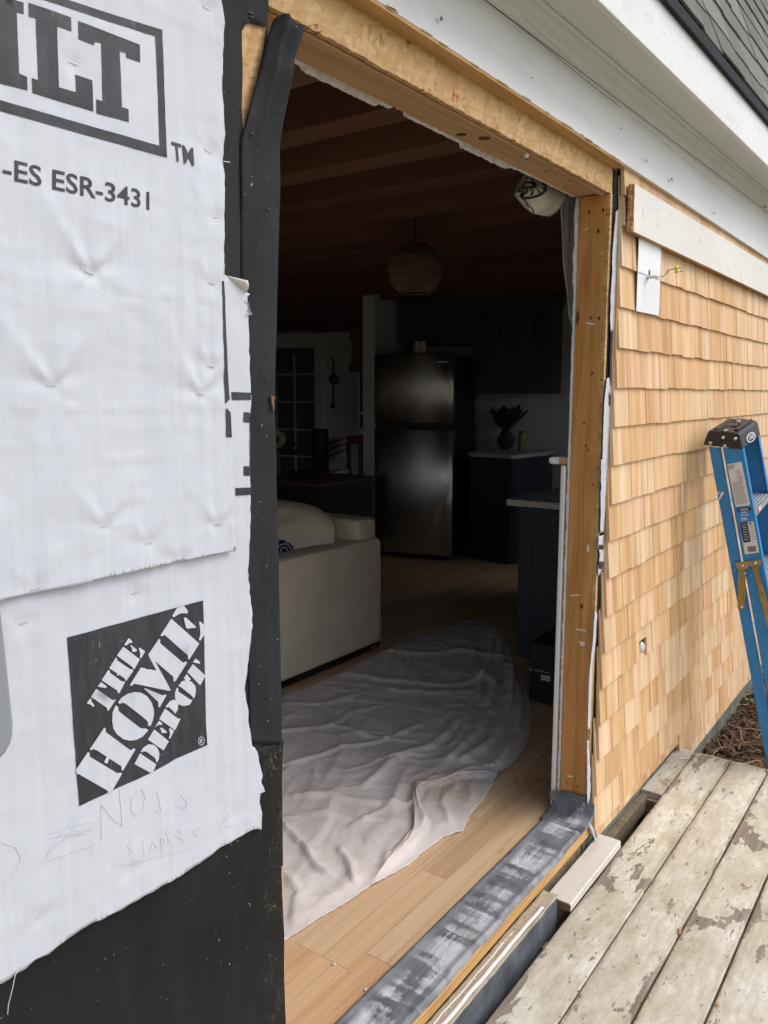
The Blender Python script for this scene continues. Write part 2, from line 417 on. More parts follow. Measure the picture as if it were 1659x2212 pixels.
def plankmat():
    q = N('oak_floor_plank')
    f = q.noise(q.coord((1.6, 38, 38), rnd=19.0), 1.0, 5, .6, .5)
    col = q.ramp(f, [(.28, (.50, .345, .215)), (.5, (.61, .445, .295)), (.74, (.68, .525, .375))])
    rr = q.ramp(q.oi.outputs['Random'], [(0, (1.0, .88, .76)), (.2, (.76, .67, .57)), (.4, (1.0, .98, .92)), (.6, (.90, .72, .57)), (.8, (.86, .81, .72)), (1, (1.0, .92, .82))])
    col = q.mix(.9, col, rr, 'MULTIPLY')
    kn = q.ramp(q.voro(q.coord((2.4, 13, 13), rnd=7.0), 1.0, 'Distance'), [(.03, .8), (.09, 0.0)])
    col = q.mix(kn, col, (.16, .09, .045))
    q.bump(f, .0004, .4)
    return q.done(col, .42, .35)
def clothmat():
    q = N('canvas_drop_cloth')
    c = q.ramp(q.noise(q.coord((1, 1, 1)), 5, 5), [(.3, (.575, .515, .49)), (.7, (.665, .605, .58))])
    sp = q.ramp(q.noise(q.coord((1, 1, 1)), 130, 2), [(.745, 0.0), (.77, .9)])
    c = q.mix(sp, c, (.30, .22, .13))
    # sawdust patch on the folded corner
    g = q.n('ShaderNodeVectorMath', operation='DISTANCE'); q.l(q.pos(), g.inputs[0]); g.inputs[1].default_value = tuple(at('G', 900, 1105, 'z', -.11))
    pt = q.ramp(g.outputs['Value'], [(.02, 1.0), (.20, 0.0)])
    gr = q.ramp(q.noise(q.coord((1, 1, 1)), 190, 3, .7), [(.44, 0.0), (.62, 1.0)])
    c = q.mix(q.math('MULTIPLY', pt, gr), c, (.42, .27, .12))
    n1 = q.bump(q.noise(q.coord((1, 1, 1)), 420, 2), .0005, .4)
    q.bump(q.noise(q.coord((7, 18, 7), (0, 0, -.4)), 3.0, 6, .65, .6), .006, .45, n1)
    q.b.inputs['Sheen Weight'].default_value = .0
    return q.done(c, .9, .1)
def asphalt():
    q = N('asphalt_roof_shingle')
    g = q.noise(q.coord((1, 1, 1)), 330, 3, .7); b_ = q.noise(q.coord((1, 1, 1), rnd=4.0), 6, 3)
    c = q.ramp(g, [(.3, (.085, .082, .075)), (.55, (.20, .195, .18)), (.75, (.33, .32, .295))])
    c = q.mix(q.math('MULTIPLY', b_, .35), c, (.11, .105, .09))
    hv = q.n('ShaderNodeHueSaturation'); q.l(c, hv.inputs['Color']); q.l(q.math('ADD', q.math('MULTIPLY', q.oi.outputs['Random'], .4), .85), hv.inputs['Value'])
    q.bump(g, .003, .8)
    return q.done(hv.outputs[0], .9, .15)
def soilmat():
    q = N('bark_mulch_soil')
    f = q.noise(q.coord((1, 1, 1)), 22, 6, .7)
    c = q.ramp(f, [(.3, (.05, .032, .022)), (.5, (.115, .075, .05)), (.7, (.20, .145, .10))])
    c2 = q.ramp(q.noise(q.coord((1, 1, 1)), 3, 5), [(.3, (.20, .19, .12)), (.7, (.33, .30, .21))])
    sx = q.n('ShaderNodeSeparateXYZ'); q.l(q.tc.outputs['Object'], sx.inputs[0])
    c = q.mix(q.ramp(q.math('MULTIPLY', sx.outputs[1], -1.0), [(.5, 0.0), (.9, 1.0)]), c, c2)  # unseen ground away from the wall made paler to bounce light upward
    q.bump(f, .02, .8); return q.done(c, .9, .1)

MT = dict(
    wrap=wrapmat(), ink=inkmat(), strip=feltmat('black_membrane', (.021, .022, .026), .30, 1.02, .3), felt=feltmat('black_building_paper', (.0125, .012, .0118), .62, .985),
    osb=osbmat(), cedar=cedar(), frieze=whitepaint('old_white_paint', (.66, .665, .66), .12), fascia=whitepaint('weathered_fascia_paint', (.72, .72, .72), .55, aged=(.44, .42, .38), speck=.66),
    trim=whitepaint('scuffed_white_trim_paint', (.74, .715, .66), .22, aged=(.52, .43, .32)), deck=deckpaint(), flash=flashmat(), plank=plankmat(), cloth=clothmat(), roof=asphalt(), soil=soilmat(),
    jamb=lumber('stained_jamb_wood', (.37, .165, .05), (.56, .27, .088), (.65, .35, .13), 'z'),
    header=lumber('header_plywood', (.36, .21, .10), (.47, .29, .145), (.55, .36, .20), 'x'),
    rim=lumber('raw_rim_board', (.36, .20, .075), (.50, .30, .12), (.60, .39, .18), 'x'),
    beam=lumber('dark_stained_beam', (.135, .064, .041), (.16, .078, .051), (.19, .096, .064), 'y', knots=False),
    drywall=plain('gypsum_edge', (.70, .68, .65), .85, .1, var=.2, sc=60), white=plain('white_trim_paint', (.72, .72, .71), .4, .4, var=.05),
    wall=plain('interior_wall_paint', (.56, .58, .585), .7, .2, var=.04, bump=0), vinyl=plain('white_vinyl', (.76, .77, .79), .4, .4, var=.03),
    sofa=fabricmat('cream_sofa_fabric', (.70, .605, .47), .9, .1, var=.07, sc=6), navy=plain('navy_cabinet_paint', (.038, .044, .062), .45, .35, var=.1),
    black=plain('black_plastic', (.012, .012, .013), .42, .4, var=.2), counter=plain('pale_countertop', (.60, .575, .53), .35, .4, var=.06),
    tabletop=lumber('table_wood', (.13, .08, .05), (.20, .125, .08), (.26, .17, .11), 'x', knots=False),
    blue=plain('blue_fibreglass', (.022, .21, .50), .38, .45, var=.12, sc=30), cap=plain('black_ladder_cap', (.018, .018, .019), .45, .45, var=.25, sc=40),
    alu=plain('aluminium', (.62, .63, .64), .38, .5, .85, var=.08), brass=plain('yellow_zinc_steel', (.34, .25, .085), .38, .5, .6, var=.35, sc=25),
    concrete=plain('foundation_concrete', (.16, .165, .135), .9, .15, var=.35, sc=8, bump=.003), ledger=plain('old_grey_painted_timber', (.085, .095, .11), .7, .25, var=.45, sc=12, bump=.002),
    dirtywood=lumber('dirty_old_timber', (.12, .09, .06), (.23, .18, .12), (.33, .27, .19), 'y', knots=False), crust=whitepaint('crusted_ledge_paint', (.40, .335, .25), .9, aged=(.20, .14, .09), speck=.60),
    oldboard=whitepaint('dirty_old_board_paint', (.62, .59, .52), .6, aged=(.42, .34, .24), speck=.66),
    knot=plain('dark_knot', (.10, .045, .02), .7, .2, var=.4, sc=60), 
    grey=plain('grey_plastic', (.235, .25, .265), .55, .3, var=.03, bump=0), steel=None, rattan=plain('rattan_cord', (.13, .088, .058), .8, .1, var=.2),
    curtain=plain('grey_white_curtain', (.74, .74, .74), .9, .1, var=.05, sc=9), shade=plain('cream_shade_fabric', (.60, .57, .50), .9, .1, var=.05), red=plain('red_tablecloth', (.42, .03, .04), .85, .1),
    wicker=plain('pale_wicker', (.36, .37, .36), .8, .15, var=.25, sc=60), petal=plain('cream_petal', (.52, .43, .33), .8, .1), leaf=plain('dark_leaf', (.03, .045, .025), .7, .2),
    bark=plain('bark_chip', (.11, .066, .042), .9, .1, var=.5, sc=20), twig=plain('pale_twig', (.36, .27, .17), .9, .1, var=.3), pencil=plain('pencil_graphite', (.47, .47, .51), .5, .3),
    lbl=plain('label_white', (.66, .66, .66), .45, .35, var=.03, bump=0), lblgrey=plain('label_print_grey', (.36, .36, .37), .5, .3, bump=0), lblnavy=plain('label_navy', (.025, .03, .10), .45, .35, bump=0), lblblue=plain('label_bright_blue', (.03, .22, .62), .4, .4, bump=0),
    yellow=plain('yellow_wire_nut', (.62, .58, .10), .4, .4, var=.05), wirew=plain('white_cable_jacket', (.66, .60, .48), .5, .3, var=.05), tanp=plain('tan_wire_nut', (.46, .36, .27), .45, .3, var=.05),
    redink=plain('faded_red_stencil', (.56, .235, .105), .7, .2, bump=0), ply=lumber('raw_plywood_layers', (.30, .15, .06), (.46, .27, .12), (.56, .36, .18), 'y', knots=False), mulchgreen=plain('weed_leaf', (.09, .14, .03), .6, .3),
    backing=plain('beige_wrap_back', (.60, .565, .49), .6, .3, var=.04))
def steelmat():
    q = N('brushed_stainless'); g = q.noise(q.coord((300, 300, 4)), 1.0, 3)
    q.bump(g, .0002, .25); tg = q.n('ShaderNodeTangent', direction_type='RADIAL', axis='Z'); q.l(tg.outputs[0], q.b.inputs['Tangent'])
    q.b.inputs['Anisotropic'].default_value = .7; q.b.inputs['Anisotropic Rotation'].default_value = .25
    return q.done((.66, .655, .63), .34, .5, 1.0)
MT['steel'] = steelmat()
def glassmat():
    q = N('dark_window_glass'); q.b.inputs['IOR'].default_value = 1.45; q.b.inputs['Alpha'].default_value = 1
    return q.done((.095, .12, .14), .12, .6)
MT['glass'] = glassmat()

FZ = -.12      # floor level
DZ = -.25      # deck level
GZ = -.48      # soil level
XL, XR = 1.065, 2.645     # the rough opening

# ================================================================== SETTING: ground, house shell
g = B()
nx, ny = 90, 60
gx = np.concatenate([[-400, -60, -12], np.linspace(-4, 12, nx), [25, 90, 400]]); gy = np.concatenate([[-400, -60, -12], np.linspace(-5, .6, ny), [20, 90, 400]])
XX, YY = np.meshgrid(gx, gy)
hz = vnoise(XX, YY, 0, 1.3, 4).reshape(XX.shape) * .02 + vnoise(XX, YY, 3, 9, 3).reshape(XX.shape) * .012
hz[(np.abs(XX) > 11) | (YY < -4.9) | (YY > .5)] = -.02
hz[(XX > 1.2) & (XX < 3.76) & (YY > -.9)] -= .18
g.grid(np.stack([XX, YY, GZ + hz - .01], -1)); struct('ground', g, MT['soil'], smooth=True)

# mulch: bark chips and twigs beside the foundation, uncountable
g = B(); rnd = random.Random(3)
for i in range(2300):
    x = rnd.uniform(3.75, 6.6); y = -.02 - abs(rnd.gauss(0, .38)); 
    if y < -1.5: continue
    L_ = rnd.uniform(.012, .06); W_ = L_ * rnd.uniform(.18, .5); a = rnd.uniform(0, 6.28); t = rnd.uniform(-.5, .5); z = GZ + rnd.uniform(0, .022)
    u = np.array([math.cos(a) * math.cos(t), math.sin(a) * math.cos(t), math.sin(t)]) * L_; v_ = np.array([-math.sin(a), math.cos(a), rnd.uniform(-.4, .4)]) * W_
    g.obox(np.array([x, y, z]), u, v_, (0, 0, rnd.uniform(.002, .006)))
part('bark_mulch', g, MT['bark'], stuff=True)
g = B()
for i in range(150):
    x = rnd.uniform(3.8, 6.2); y = -.03 - abs(rnd.gauss(0, .35)); a = rnd.uniform(0, 6.28); L_ = rnd.uniform(.05, .18); z = GZ + .02
    p = [np.array([x, y, z]) + np.array([math.cos(a), math.sin(a), 0]) * L_ * t + np.array([0, 0, rnd.uniform(0, .012)]) for t in (0, .4, .75, 1)]
    g.tube(p, rnd.uniform(.001, .0028), 5)
part('dry_twigs', g, MT['twig'], stuff=True)
t = thing('weed', 'small green weed sprouting beside the grey foundation', 'weed', at('K', 640, 1480, 'z', GZ))
q0 = np.array(at('K', 640, 1480, 'z', GZ))
for k in range(5):
    a = k * 1.26; L_ = .035 + .008 * (k % 2)
    g = B(); d = np.array([math.cos(a), math.sin(a), 0]); n_ = np.array([-math.sin(a), math.cos(a), 0])
    g.grid([[q0 + d * L_ * s + n_ * wd * sg + np.array([0, 0, .03 * math.sin(s * 2.2) + .004 * abs(sg)]) for sg in (-1, 0, 1)] for s, wd in ((0, .002), (.35, .011), (.7, .012), (1, .001))])
    part('leaf', g, MT['mulchgreen'], t, smooth=True, thick=.0006)

# foundation wall, rough concrete, under the shingles
g = B(); xs = np.linspace(2.6, 9.5, 120); zs = np.linspace(GZ - .2, -.19, 9)
g.grid([[(x, -.004 + .006 * noise.noise(Vector((x * 6, z * 9, 0))), z) for x in xs] for z in zs]); g.box(2.6, 9.5, .012, .16, GZ - .2, -.19)
solo('foundation_wall', g, MT['concrete'], 'grey green concrete foundation strip under the cedar shingles', 'foundation')

# interior room: walls, ceiling, floor
AZ = rad(103.5); KU = np.array([math.cos(AZ), math.sin(AZ), 0]); KN = np.array([math.sin(AZ), -math.cos(AZ), 0])   # along the kitchen wall / into its depth (+X side)
KN = np.array([math.cos(AZ - math.pi/2), math.sin(AZ - math.pi/2), 0])
KP = np.array([6.27, 2.735, 0])
def kit(k, x, y, off=0.0): return onp(k, x, y, KP + KN * off, KN)
def kbox(b, u0, u1, d0, d1, z0, z1):     # box in the kitchen's own frame: u along its wall, d into the wall
    return b.obox(KP + KU * u0 + KN * d0 + np.array([0, 0, z0]), KU * (u1 - u0), KN * (d1 - d0), (0, 0, z1 - z0))
def ku(p): return float((np.array(p) - KP) @ KU)
RZ = 2.42
g = B(); g.box(-3.2, 14.2, .14, 14.2, FZ - .06, FZ - .022); struct('subfloor', g, MT['dirtywood'])
g = B(); g.box(-3.2, 14.2, .1, 14.2, RZ, RZ + .05); ceil = struct('ceiling', g, MT['beam'])
for i in range(27):
    x = 1.40 + (i - 7) * .405 + random.uniform(-.01, .01)
    g = B(); g.box(x - .065, x + .065, .15, 12.5, RZ - .17, RZ - .003); part('ceiling_beam', g, MT['beam'], ceil, bevel=.004)
for lab, x0, x1, yw0, yw1, zw0, zw1 in (('long interior wall with an added light opening at the left end of the dark room', -3.2, -3.1, 1.5, 3.9, -.05, 2.3), ('interior wall with an added light opening at the far right of the room', 14.1, 14.2, 8.3, 10.6, .7, 2.2)):
    g = B(); g.box(x0, x1, .14, yw0, FZ - .05, RZ); g.box(x0, x1, yw1, 14, FZ - .05, RZ); g.box(x0, x1, yw0, yw1, FZ - .05, zw0); g.box(x0, x1, yw0, yw1, zw1, RZ)  # the gaps are unseen openings added to let daylight into the room
    solo('interior_wall', g, MT['wall'], lab, 'wall')
g = B(); g.box(-3.2, 14.2, 14.0, 14.1, FZ - .05, RZ); solo('interior_wall', g, MT['wall'], 'interior wall closing the far back of the house', 'wall')
# drywall inside the front wall, left and right of the opening
g = B(); g.box(-.9, XL - .003, .126, .139, FZ - .05, RZ); g.box(-3.2, -2.7, .126, .139, FZ - .05, RZ); g.box(-2.7, -.9, .126, .139, FZ - .05, .1); g.box(-2.7, -.9, .126, .139, 2.3, RZ); solo('drywall_panel', g, MT['drywall'], 'plasterboard inside the front wall, left of the opening', 'wall')  # the gap in this run is an unseen opening added for daylight
g = B(); g.box(2.7, 6.0, .126, .139, FZ - .05, RZ); solo('drywall_panel', g, MT['drywall'], 'plasterboard inside the front wall, right of the opening', 'wall')

g = B(); x0, x1 = 6.001, 14.1
g.box(x0, 6.15, .0, .139, -.3, RZ); g.box(6.15, 7.3, .0, .139, -.3, 1.25); g.box(6.15, 7.3, .0, .139, 1.8, RZ); g.box(7.3, 8.2, .0, .139, -.3, RZ); g.box(9.7, x1, .0, .139, -.3, RZ); g.box(8.2, 9.7, .0, .139, -.3, .7); g.box(8.2, 9.7, .0, .139, 2.15, RZ)  # unseen window gaps added to brighten the kitchen and dining nook
solo('front_wall', g, MT['wall'], 'far front wall with added light openings beyond the shingled part', 'wall')

# oak floor planks
fl = thing('wood_floor', 'light oak plank floor running into the dark room', 'floor', (2.5, 1.5, FZ)); 
del fl['category'], fl['label']; fl['kind'] = 'structure'
rows = [.126 + .0935 * i for i in range(0, 29)]
joints = {0: [.2, 1.62, 2.45, 3.9], 1: [.4, 1.10, 1.54, 2.04, 2.84, 3.5], 2: [.3, 1.02, 1.54, 2.42, 3.3], 3: [.1, .95, 2.03, 2.83]}
for i, y in enumerate(rows):
    far = i > 14
    js = joints.get(i)
    if js is None:
        js = [random.uniform(-.2, .6)]
        while js[-1] < 6.2: js.append(js[-1] + random.uniform(.5, 1.3))
    js = [j for j in js]
    while js[-1] < 6.0: js.append(js[-1] + random.uniform(.6, 1.2))
    js = [-.6] + js + [6.6] if js[0] > -.6 else js + [6.6]
    for a, b_ in zip(js[:-1], js[1:]):
        if b_ - a < .05: continue
        g = B(); dz = random.uniform(-.0004, .0004)
        y0 = y + .0003; y1 = y + .0935 - .0003
        x0, x1 = a + .0002, b_ - .0002; c = .0005
        g.loft([(x0 + c, y0 + c, FZ + dz), (x1 - c, y0 + c, FZ + dz), (x1 - c, y1 - c, FZ + dz), (x0 + c, y1 - c, FZ + dz)], [(x0, y0, FZ - .012), (x1, y0, FZ - .012), (x1, y1, FZ - .012), (x0, y1, FZ - .012)])
        part('plank', g, MT['plank'], fl)
g = B()
for i in range(29, 140):
    y = .126 + .0935 * i; x = -3 + random.uniform(0, 1)
    while x < 14:
        L_ = random.uniform(.7, 1.4); g.box(x + .001, x + L_ - .001, y + .001, y + .0925, FZ - .012, FZ); x += L_
part('far_planks', g, MT['plank'], fl, stuff=True)
g = B()
for i in range(0, 29):
    y = .126 + .0935 * i; x = -3
    while x < -.62: L_ = min(1.1, -.605 - x); g.box(x + .001, x + L_ - .001, y + .001, y + .0925, FZ - .012, FZ); x += L_
    x = 6.61
    while x < 14: g.box(x + .001, x + 1.1, y + .001, y + .0925, FZ - .012, FZ); x += 1.102
part('side_planks', g, MT['plank'], fl, stuff=True)

# ================================================================== LEFT WALL with wrap
lw = thing('sheathed_wall', 'black membrane covered house wall behind the white wrap, left of the opening', 'wall', (.5, 0, -.5))
hole = wallxz('A', [(1420, 190), (1440, 150), (1470, 138), (1520, 150), (1568, 165), (1550, 300), (1500, 520), (1450, 700), (1428, 790), (1420, 650), (1424, 420)])
g = B(); g.box(-.9, XL, .001, .012, -.62, 2.11); part('sheathing', g, MT['osb'], lw)
g = B(); g.box(XL - .04, XL, .013, .105, FZ, 2.03); part('trimmer_stud', g, MT['jamb'], lw)
g = B(); g.box(-.9, XL - .042, .013, .12, -.62, 2.2); part('wall_core', g, MT['drywall'], lw)
edge = wallxz('Z', [(585, -40), (580, 0), (577, 55), (582, 120), (590, 200), (597, 300), (599, 430), (597, 553), (596, 640), (592, 760), (591, 850), (594, 960), (598, 1080), (601, 1180), (602, 1280), (604, 1400), (605, 1500), (606, 1600)], -.004)
poly = [(-2.6, 2.11)] + [(-2.6, .1)] + [(edge[-1][0], .62)] + edge[::-1]
poly = [(-.2, 2.115), (-.2, .5), (edge[-1][0], .5)] + edge[::-1]
def hstrip(X, Z):
    return -.0045 - .0025 * np.exp(-((X - 1.028) / .0035) ** 2) + .0018 * vnoise(X, Z, 2, 7, 3)
g = sheet(poly, lambda X, Z: np.stack([X, hstrip(X, Z), Z], -1), .014, holes=[hole])
memb = part('membrane', g, MT['strip'], lw, smooth=True, thick=.0012)
# seam line scars and cuts in the membrane
for px in [('W', 440, 800, .012), ('W', 425, 1030, .014), ('W', 290, 1010, .01), ('W', 445, 1425, .009), ('W', 315, 1435, .008), ('A', 1485, 80, .015), ('A', 1490, 105, .012), ('A', 1590, 1060, .016), ('A', 1590, 1245, .014), ('A', 1495, 795, .012)]:
    p = at(px[0], px[1], px[2], 'y', -.0142 if px[0] == 'W' or px[1] > 1490 else -.006); g = B(); L_ = px[3]
    g.prism([(p[0] - L_/2, p[1], p[2]), (p[0] - L_*.1, p[1], p[2] - L_*.14), (p[0] + L_/2, p[1], p[2] + L_*.06), (p[0] + L_*.1, p[1], p[2] + L_*.16)], (0, -.0012, .0004)); part('cut_flap', g, MT['black'], memb, bevel=.0003)
# torn plug at the edge
p = at('W', 462, 1215, 'y', -.0135); g = B(); g.prism([(p[0] - .003, p[1], p[2] + .010), (p[0] + .008, p[1], p[2] + .007), (p[0] + .004, p[1], p[2] + .001), (p[0] + .0055, p[1], p[2] - .009), (p[0] + .003, p[1], p[2] - .018), (p[0] - .001, p[1], p[2] - .004)], (0, -.003, 0)); part('torn_edge', g, MT['tabletop'], memb)

# peeled strip of membrane, curling away from the wall at its top
t_ = [(455, 0)]
Lf = [('V', 30, 300), ('V', 75, 190), ('A', 1580, 190), ('A', 1553, 330), ('A', 1495, 570), ('A', 1440, 780), ('A', 1432, 1000), ('A', 1440, 1250), ('A', 1440, 1659)]
left = [at(k, x, y, 'y', -.010) for k, x, y in [('V', 75, 188), ('A', 1585, 215), ('A', 1560, 320), ('A', 1530, 440), ('A', 1495, 570), ('A', 1462, 700), ('A', 1435, 830), ('A', 1434, 1000), ('A', 1437, 1300), ('A', 1440, 1659), ('W', 225, 300), ('W', 235, 1000), ('W', 245, 1600), ('W', 255, 2212)]]
left += [at('Z', 536, 1400, 'y', -.008), at('Z', 540, 1606, 'y', -.007)]
right = [at(k, x, y, 'y', -.045) for k, x, y in [('V', 365, 236), ('V', 338, 335), ('V', 318, 385), ('V', 295, 480), ('V', 262, 640)]] + [at(k, x, y, 'y', yy) for k, x, y, yy in [('V', 215, 860, -.035), ('V', 170, 1082, -.025), ('A', 1655, 840, -.018), ('A', 1650, 1250, -.012), ('A', 1640, 1659, -.0105), ('W', 504, 300, -.0095), ('W', 500, 600, -.0095), ('W', 486, 1000, -.0095), ('W', 484, 1300, -.0095), ('W', 497, 1700, -.0095), ('W', 502, 2212, -.0095)]]
right += [at('Z', 604, 1400, 'y', -.0095), at('Z', 607, 1606, 'y', -.0095)]
rows_ = []
def lerp_path(P, n):
    P = np.array(P); d = np.concatenate([[0], np.cumsum(np.abs(np.diff(P[:, 2])))]); tt = np.linspace(0, d[-1], n)
    return np.stack([np.interp(tt, d, P[:, i]) for i in range(3)], -1)
for q in left[6:]: q[1] = -.0045
Lp, Rp = lerp_path(left, 150), lerp_path(right, 150)
for i in range(150):
    f = min(1, i / 62); row = []
    for j in range(13):
        s = j / 12; p = Lp[i] * (1 - s) + Rp[i] * s
        p = p + np.array([0, -.004 * math.sin(math.pi * s) * (1 - f) - .0030 * math.exp(-((s - .42) / .03) ** 2) * (1 - f) - .0025 * (1 - f) * math.exp(-((s - .8) / .03) ** 2) + .0035 * noise.noise(Vector((p[0] * 30, p[2] * 16, 4))) * (1 - f) - .0022 * math.exp(-((s - .60) / .03) ** 2) * f + .004 * noise.noise(Vector((p[0] * 14, p[2] * 9, 1))) * (1 - f) - .002, 0])
        if i == 0: p = p + np.array([0, 0, .012 * math.sin(math.pi * min(1, s * 1.5)) + .003 * noise.noise(Vector((s * 9, 0, 0)))])
        row.append(p)
    rows_.append(row)
g = B().grid(rows_)
solo('membrane_strip', g, MT['strip'], 'torn black membrane strip curling loose above the left side of the opening', 'flashing strip', smooth=True, thick=.0011)

# lower black building paper
poly = wallxz('C', [(-260, 1000), (600, 1000), (1215, 905), (1280, 880), (1348, 856), (1342, 960), (1338, 1150), (1340, 1330), (1338, 1500), (1345, 1650), (1353, 1780), (1352, 1950), (1356, 2120), (1362, 2260), (1362, 2420)], -.007)
poly = [(p[0], p[1]) if p[0] > .5 else (-.85, p[1]) for p in poly] + [(poly[-1][0], -.3), (-.85, -.3)]
def hfelt(X, Z): return -.0075 + .0020 * vnoise(X, Z, 5, 3.5, 4) - .001 * np.abs(vnoise(X, Z, 8, 9, 2))
g = sheet(poly, lambda X, Z: np.stack([X, hfelt(X, Z), Z], -1), .018)
solo('building_paper', g, MT['felt'], 'dusty black building paper covering the wall below the white wrap', 'building paper', smooth=True, thick=.0012)

# ---- house wrap
ST_U = [('A', 400, 388, 0), ('A', 497, 1620, 1.3), ('A', 1205, 903, .25), ('A', 1190, 60, .6), ('A', 1240, 1290, .25), ('A', 1312, 966, .1), ('B', 485, 78, .3), ('B', 1190, 140, .3), ('B', 265, 722, 1.4), ('B', 1185, 614, .5), ('B', 1128, 770, 1.6), ('B', 573, 1525, 1.0), ('B', 1228, 1520, .8), ('B', 826, 1625, .5), ('B', 1013, 1716, .3), ('C', 145, 130, .4)]
ST_L = [('C', 640, 153, .3), ('C', 105, 298, .3), ('C', 610, 1476, .5), ('C', 1118, 1195, .4), ('C', 190, 1690, .4)]
CREASE = {1.0: [(1.535, .01, .0016), (1.515, -.015, .0018), (1.50, -.02, .0016), (1.372, .0, .0018), (1.30, .02, .0014), (1.62, .03, .0010), (1.24, -.01, .0008)], 4.0: [(.98, .06, .0014), (.955, .05, .0012), (.80, .02, .0010), (.62, .09, .0012), (.54, .12, .0012)]}
def stp(lst, y): return [(at(k, a, b, 'y', y), s) for k, a, b, s in lst]
SU, SL = stp(ST_U, -.012), stp(ST_L, -.011)
def wrinkle(X, Z, sts, base, seed, lf=.0034):
    h = lf * vnoise(X, Z, seed, 4.2, 3) + .0016 * vnoise(X * 2.4, Z, seed + 3, 11, 3)
    h += .0012 * np.maximum(0, vnoise(X * .5, Z * 3.2, seed + 5, 16, 2)) ** 1.0
    for p, s in sts:
        dx, dz = X - p[0], Z - p[2]; r = np.hypot(dx, dz) + 1e-6; th = np.arctan2(dz, dx)
        am = (.35 + s) * np.exp(-r / (.036 + .022 * s))
        h += -.0045 * np.exp(-(r / .012) ** 2)
        h += .0016 * am * np.cos(5 * th + seed) * np.minimum(1, r / .01) * np.where(dz > 0, 1.0, .55)
        a0 = .12 * math.sin(seed * 7 + p[0] * 90); w1 = .05 + .012 / np.maximum(r, .01) * .3
        h += .0024 * am * (np.exp(-((th - 2.25 - a0) / w1) ** 2) + np.exp(-((th - .9 - a0) / w1) ** 2) + .5 * np.exp(-((th + .9 + a0) / w1) ** 2) + .45 * np.exp(-((th + 2.3 - a0) / w1) ** 2) + .3 * np.exp(-((th - 1.5) / w1) ** 2))
    for (zc, sl2, am) in CREASE[seed]:
        d = Z - (zc + sl2 * (X - .8)) - .004 * vnoise(X, Z * 0, seed + 9, 6, 2)
        h += am * np.exp(-(d / .0035) ** 2) * np.clip(.5 + 1.6 * vnoise(X, Z * 0 + zc, 3, 30, 2), 0, 1.6)
    h += .0022 * np.exp(-((X - 1.005 - .004 * np.sin(Z * 9)) / .012) ** 2) * (Z > 1.25)
    return base - np.clip(h * .72, -.0028, .02)
for c in ((.12, -1.2),): pass
def hup(X, Z):
    h = wrinkle(X, Z, SU, -.0250, 1.0)
    return h
def hlo(X, Z):
    return wrinkle(X, Z, SL, -.0150, 4.0, .0022) - .002 * np.exp(-((X - 1.0) / .05) ** 2)
up_out = wallxz('A', [(-260, -90), (1292, -90), (1300, 0), (1312, 90), (1318, 140), (1312, 300), (1309, 560), (1320, 740), (1326, 800), (1319, 850), (1321, 1000), (1318, 1300), (1315, 1659)], -.0215) + \
    wallxz('B', [(1282, 20), (1280, 90), (1279, 125), (1292, 400), (1303, 620), (1312, 780), (1318, 850), (1327, 1020), (1335, 1240), (1342, 1450), (1348, 1675), (1300, 1684), (1250, 1690), (1160, 1706), (1060, 1725), (820, 1778), (510, 1843)], -.0215) + \
    wallxz('C', [(430, 100), (240, 140), (110, 168), (0, 190), (-260, 235)], -.0215)
zl = [z for x, z in up_out if x >= .47][-1]
up_out = [(-.75, 2.112 if z > 1.6 else zl - .02) if x < .47 else (x, min(z, 2.112)) for x, z in up_out]
g = sheet(up_out, lambda X, Z: np.stack([X, hup(X, Z), Z], -1), .0075, .0006)
uw = solo('house_wrap', g, MT['wrap'], 'upper white house wrap sheet with big black block lettering and staples', 'house wrap', smooth=True, thick=.0008)
lo_out = wallxz('B', [(700, 1000), (1240, 60), (1283, 85), (1420, 200), (1405, 215), (1412, 290), (1412, 350), (1418, 560), (1424, 760), (1425, 860), (1420, 960), (1418, 1100), (1422, 1240), (1426, 1400), (1424, 1560), (1418, 1700), (1410, 1843)], -.01) + \
    wallxz('C', [(1172, 60), (1178, 150), (1188, 230), (1188, 310), (1176, 420), (1165, 520), (1156, 610), (1160, 670), (1172, 720), (1172, 760), (1184, 830), (1190, 880), (1212, 905), (1226, 980), (1238, 1020), (1232, 1050), (1246, 1098), (1226, 1108), (1222, 1150), (1232, 1200), (1230, 1278), (1212, 1276), (1190, 1282), (1140, 1308), (1090, 1340), (1040, 1362), (1000, 1398), (920, 1452), (850, 1500), (700, 1582), (600, 1640), (500, 1690), (380, 1755), (280, 1822), (220, 1868), (160, 1900), (100, 1945), (0, 2006), (-260, 2150), (-260, 0), (300, -300)], -.01)
zl = min(z for x, z in lo_out if x >= .47)
lo_out = [(-.75, 1.15 if z > .8 else zl - .03) if x < .47 else (x, z) for x, z in lo_out]
g = sheet(lo_out, lambda X, Z: np.stack([X, hlo(X, Z), Z], -1), .0085, .0007)
lwp = solo('house_wrap', g, MT['wrap'], 'lower white house wrap sheet with black square logo and ragged torn bottom edge', 'house wrap', smooth=True, thick=.0008)
# curled corner of the under-sheet, beige back showing
ca, cb, cc = at('B', 1283, 84, 'y', -.013), at('B', 1427, 118, 'y', -.030), at('B', 1408, 200, 'y', -.014)
rows_ = []
for i in range(8):
    s = i / 7; rows_.append([np.array(ca) * (1 - t2) + (np.array(cb) * (1 - s) + np.array(cc) * s) * t2 + np.array([0, -.006 * math.sin(math.pi * s) * t2, 0]) for t2 in (0.0, .3, .6, .85, 1)])
part('curled_corner', B().grid(rows_), MT['backing'], lwp, smooth=True, thick=.0008)
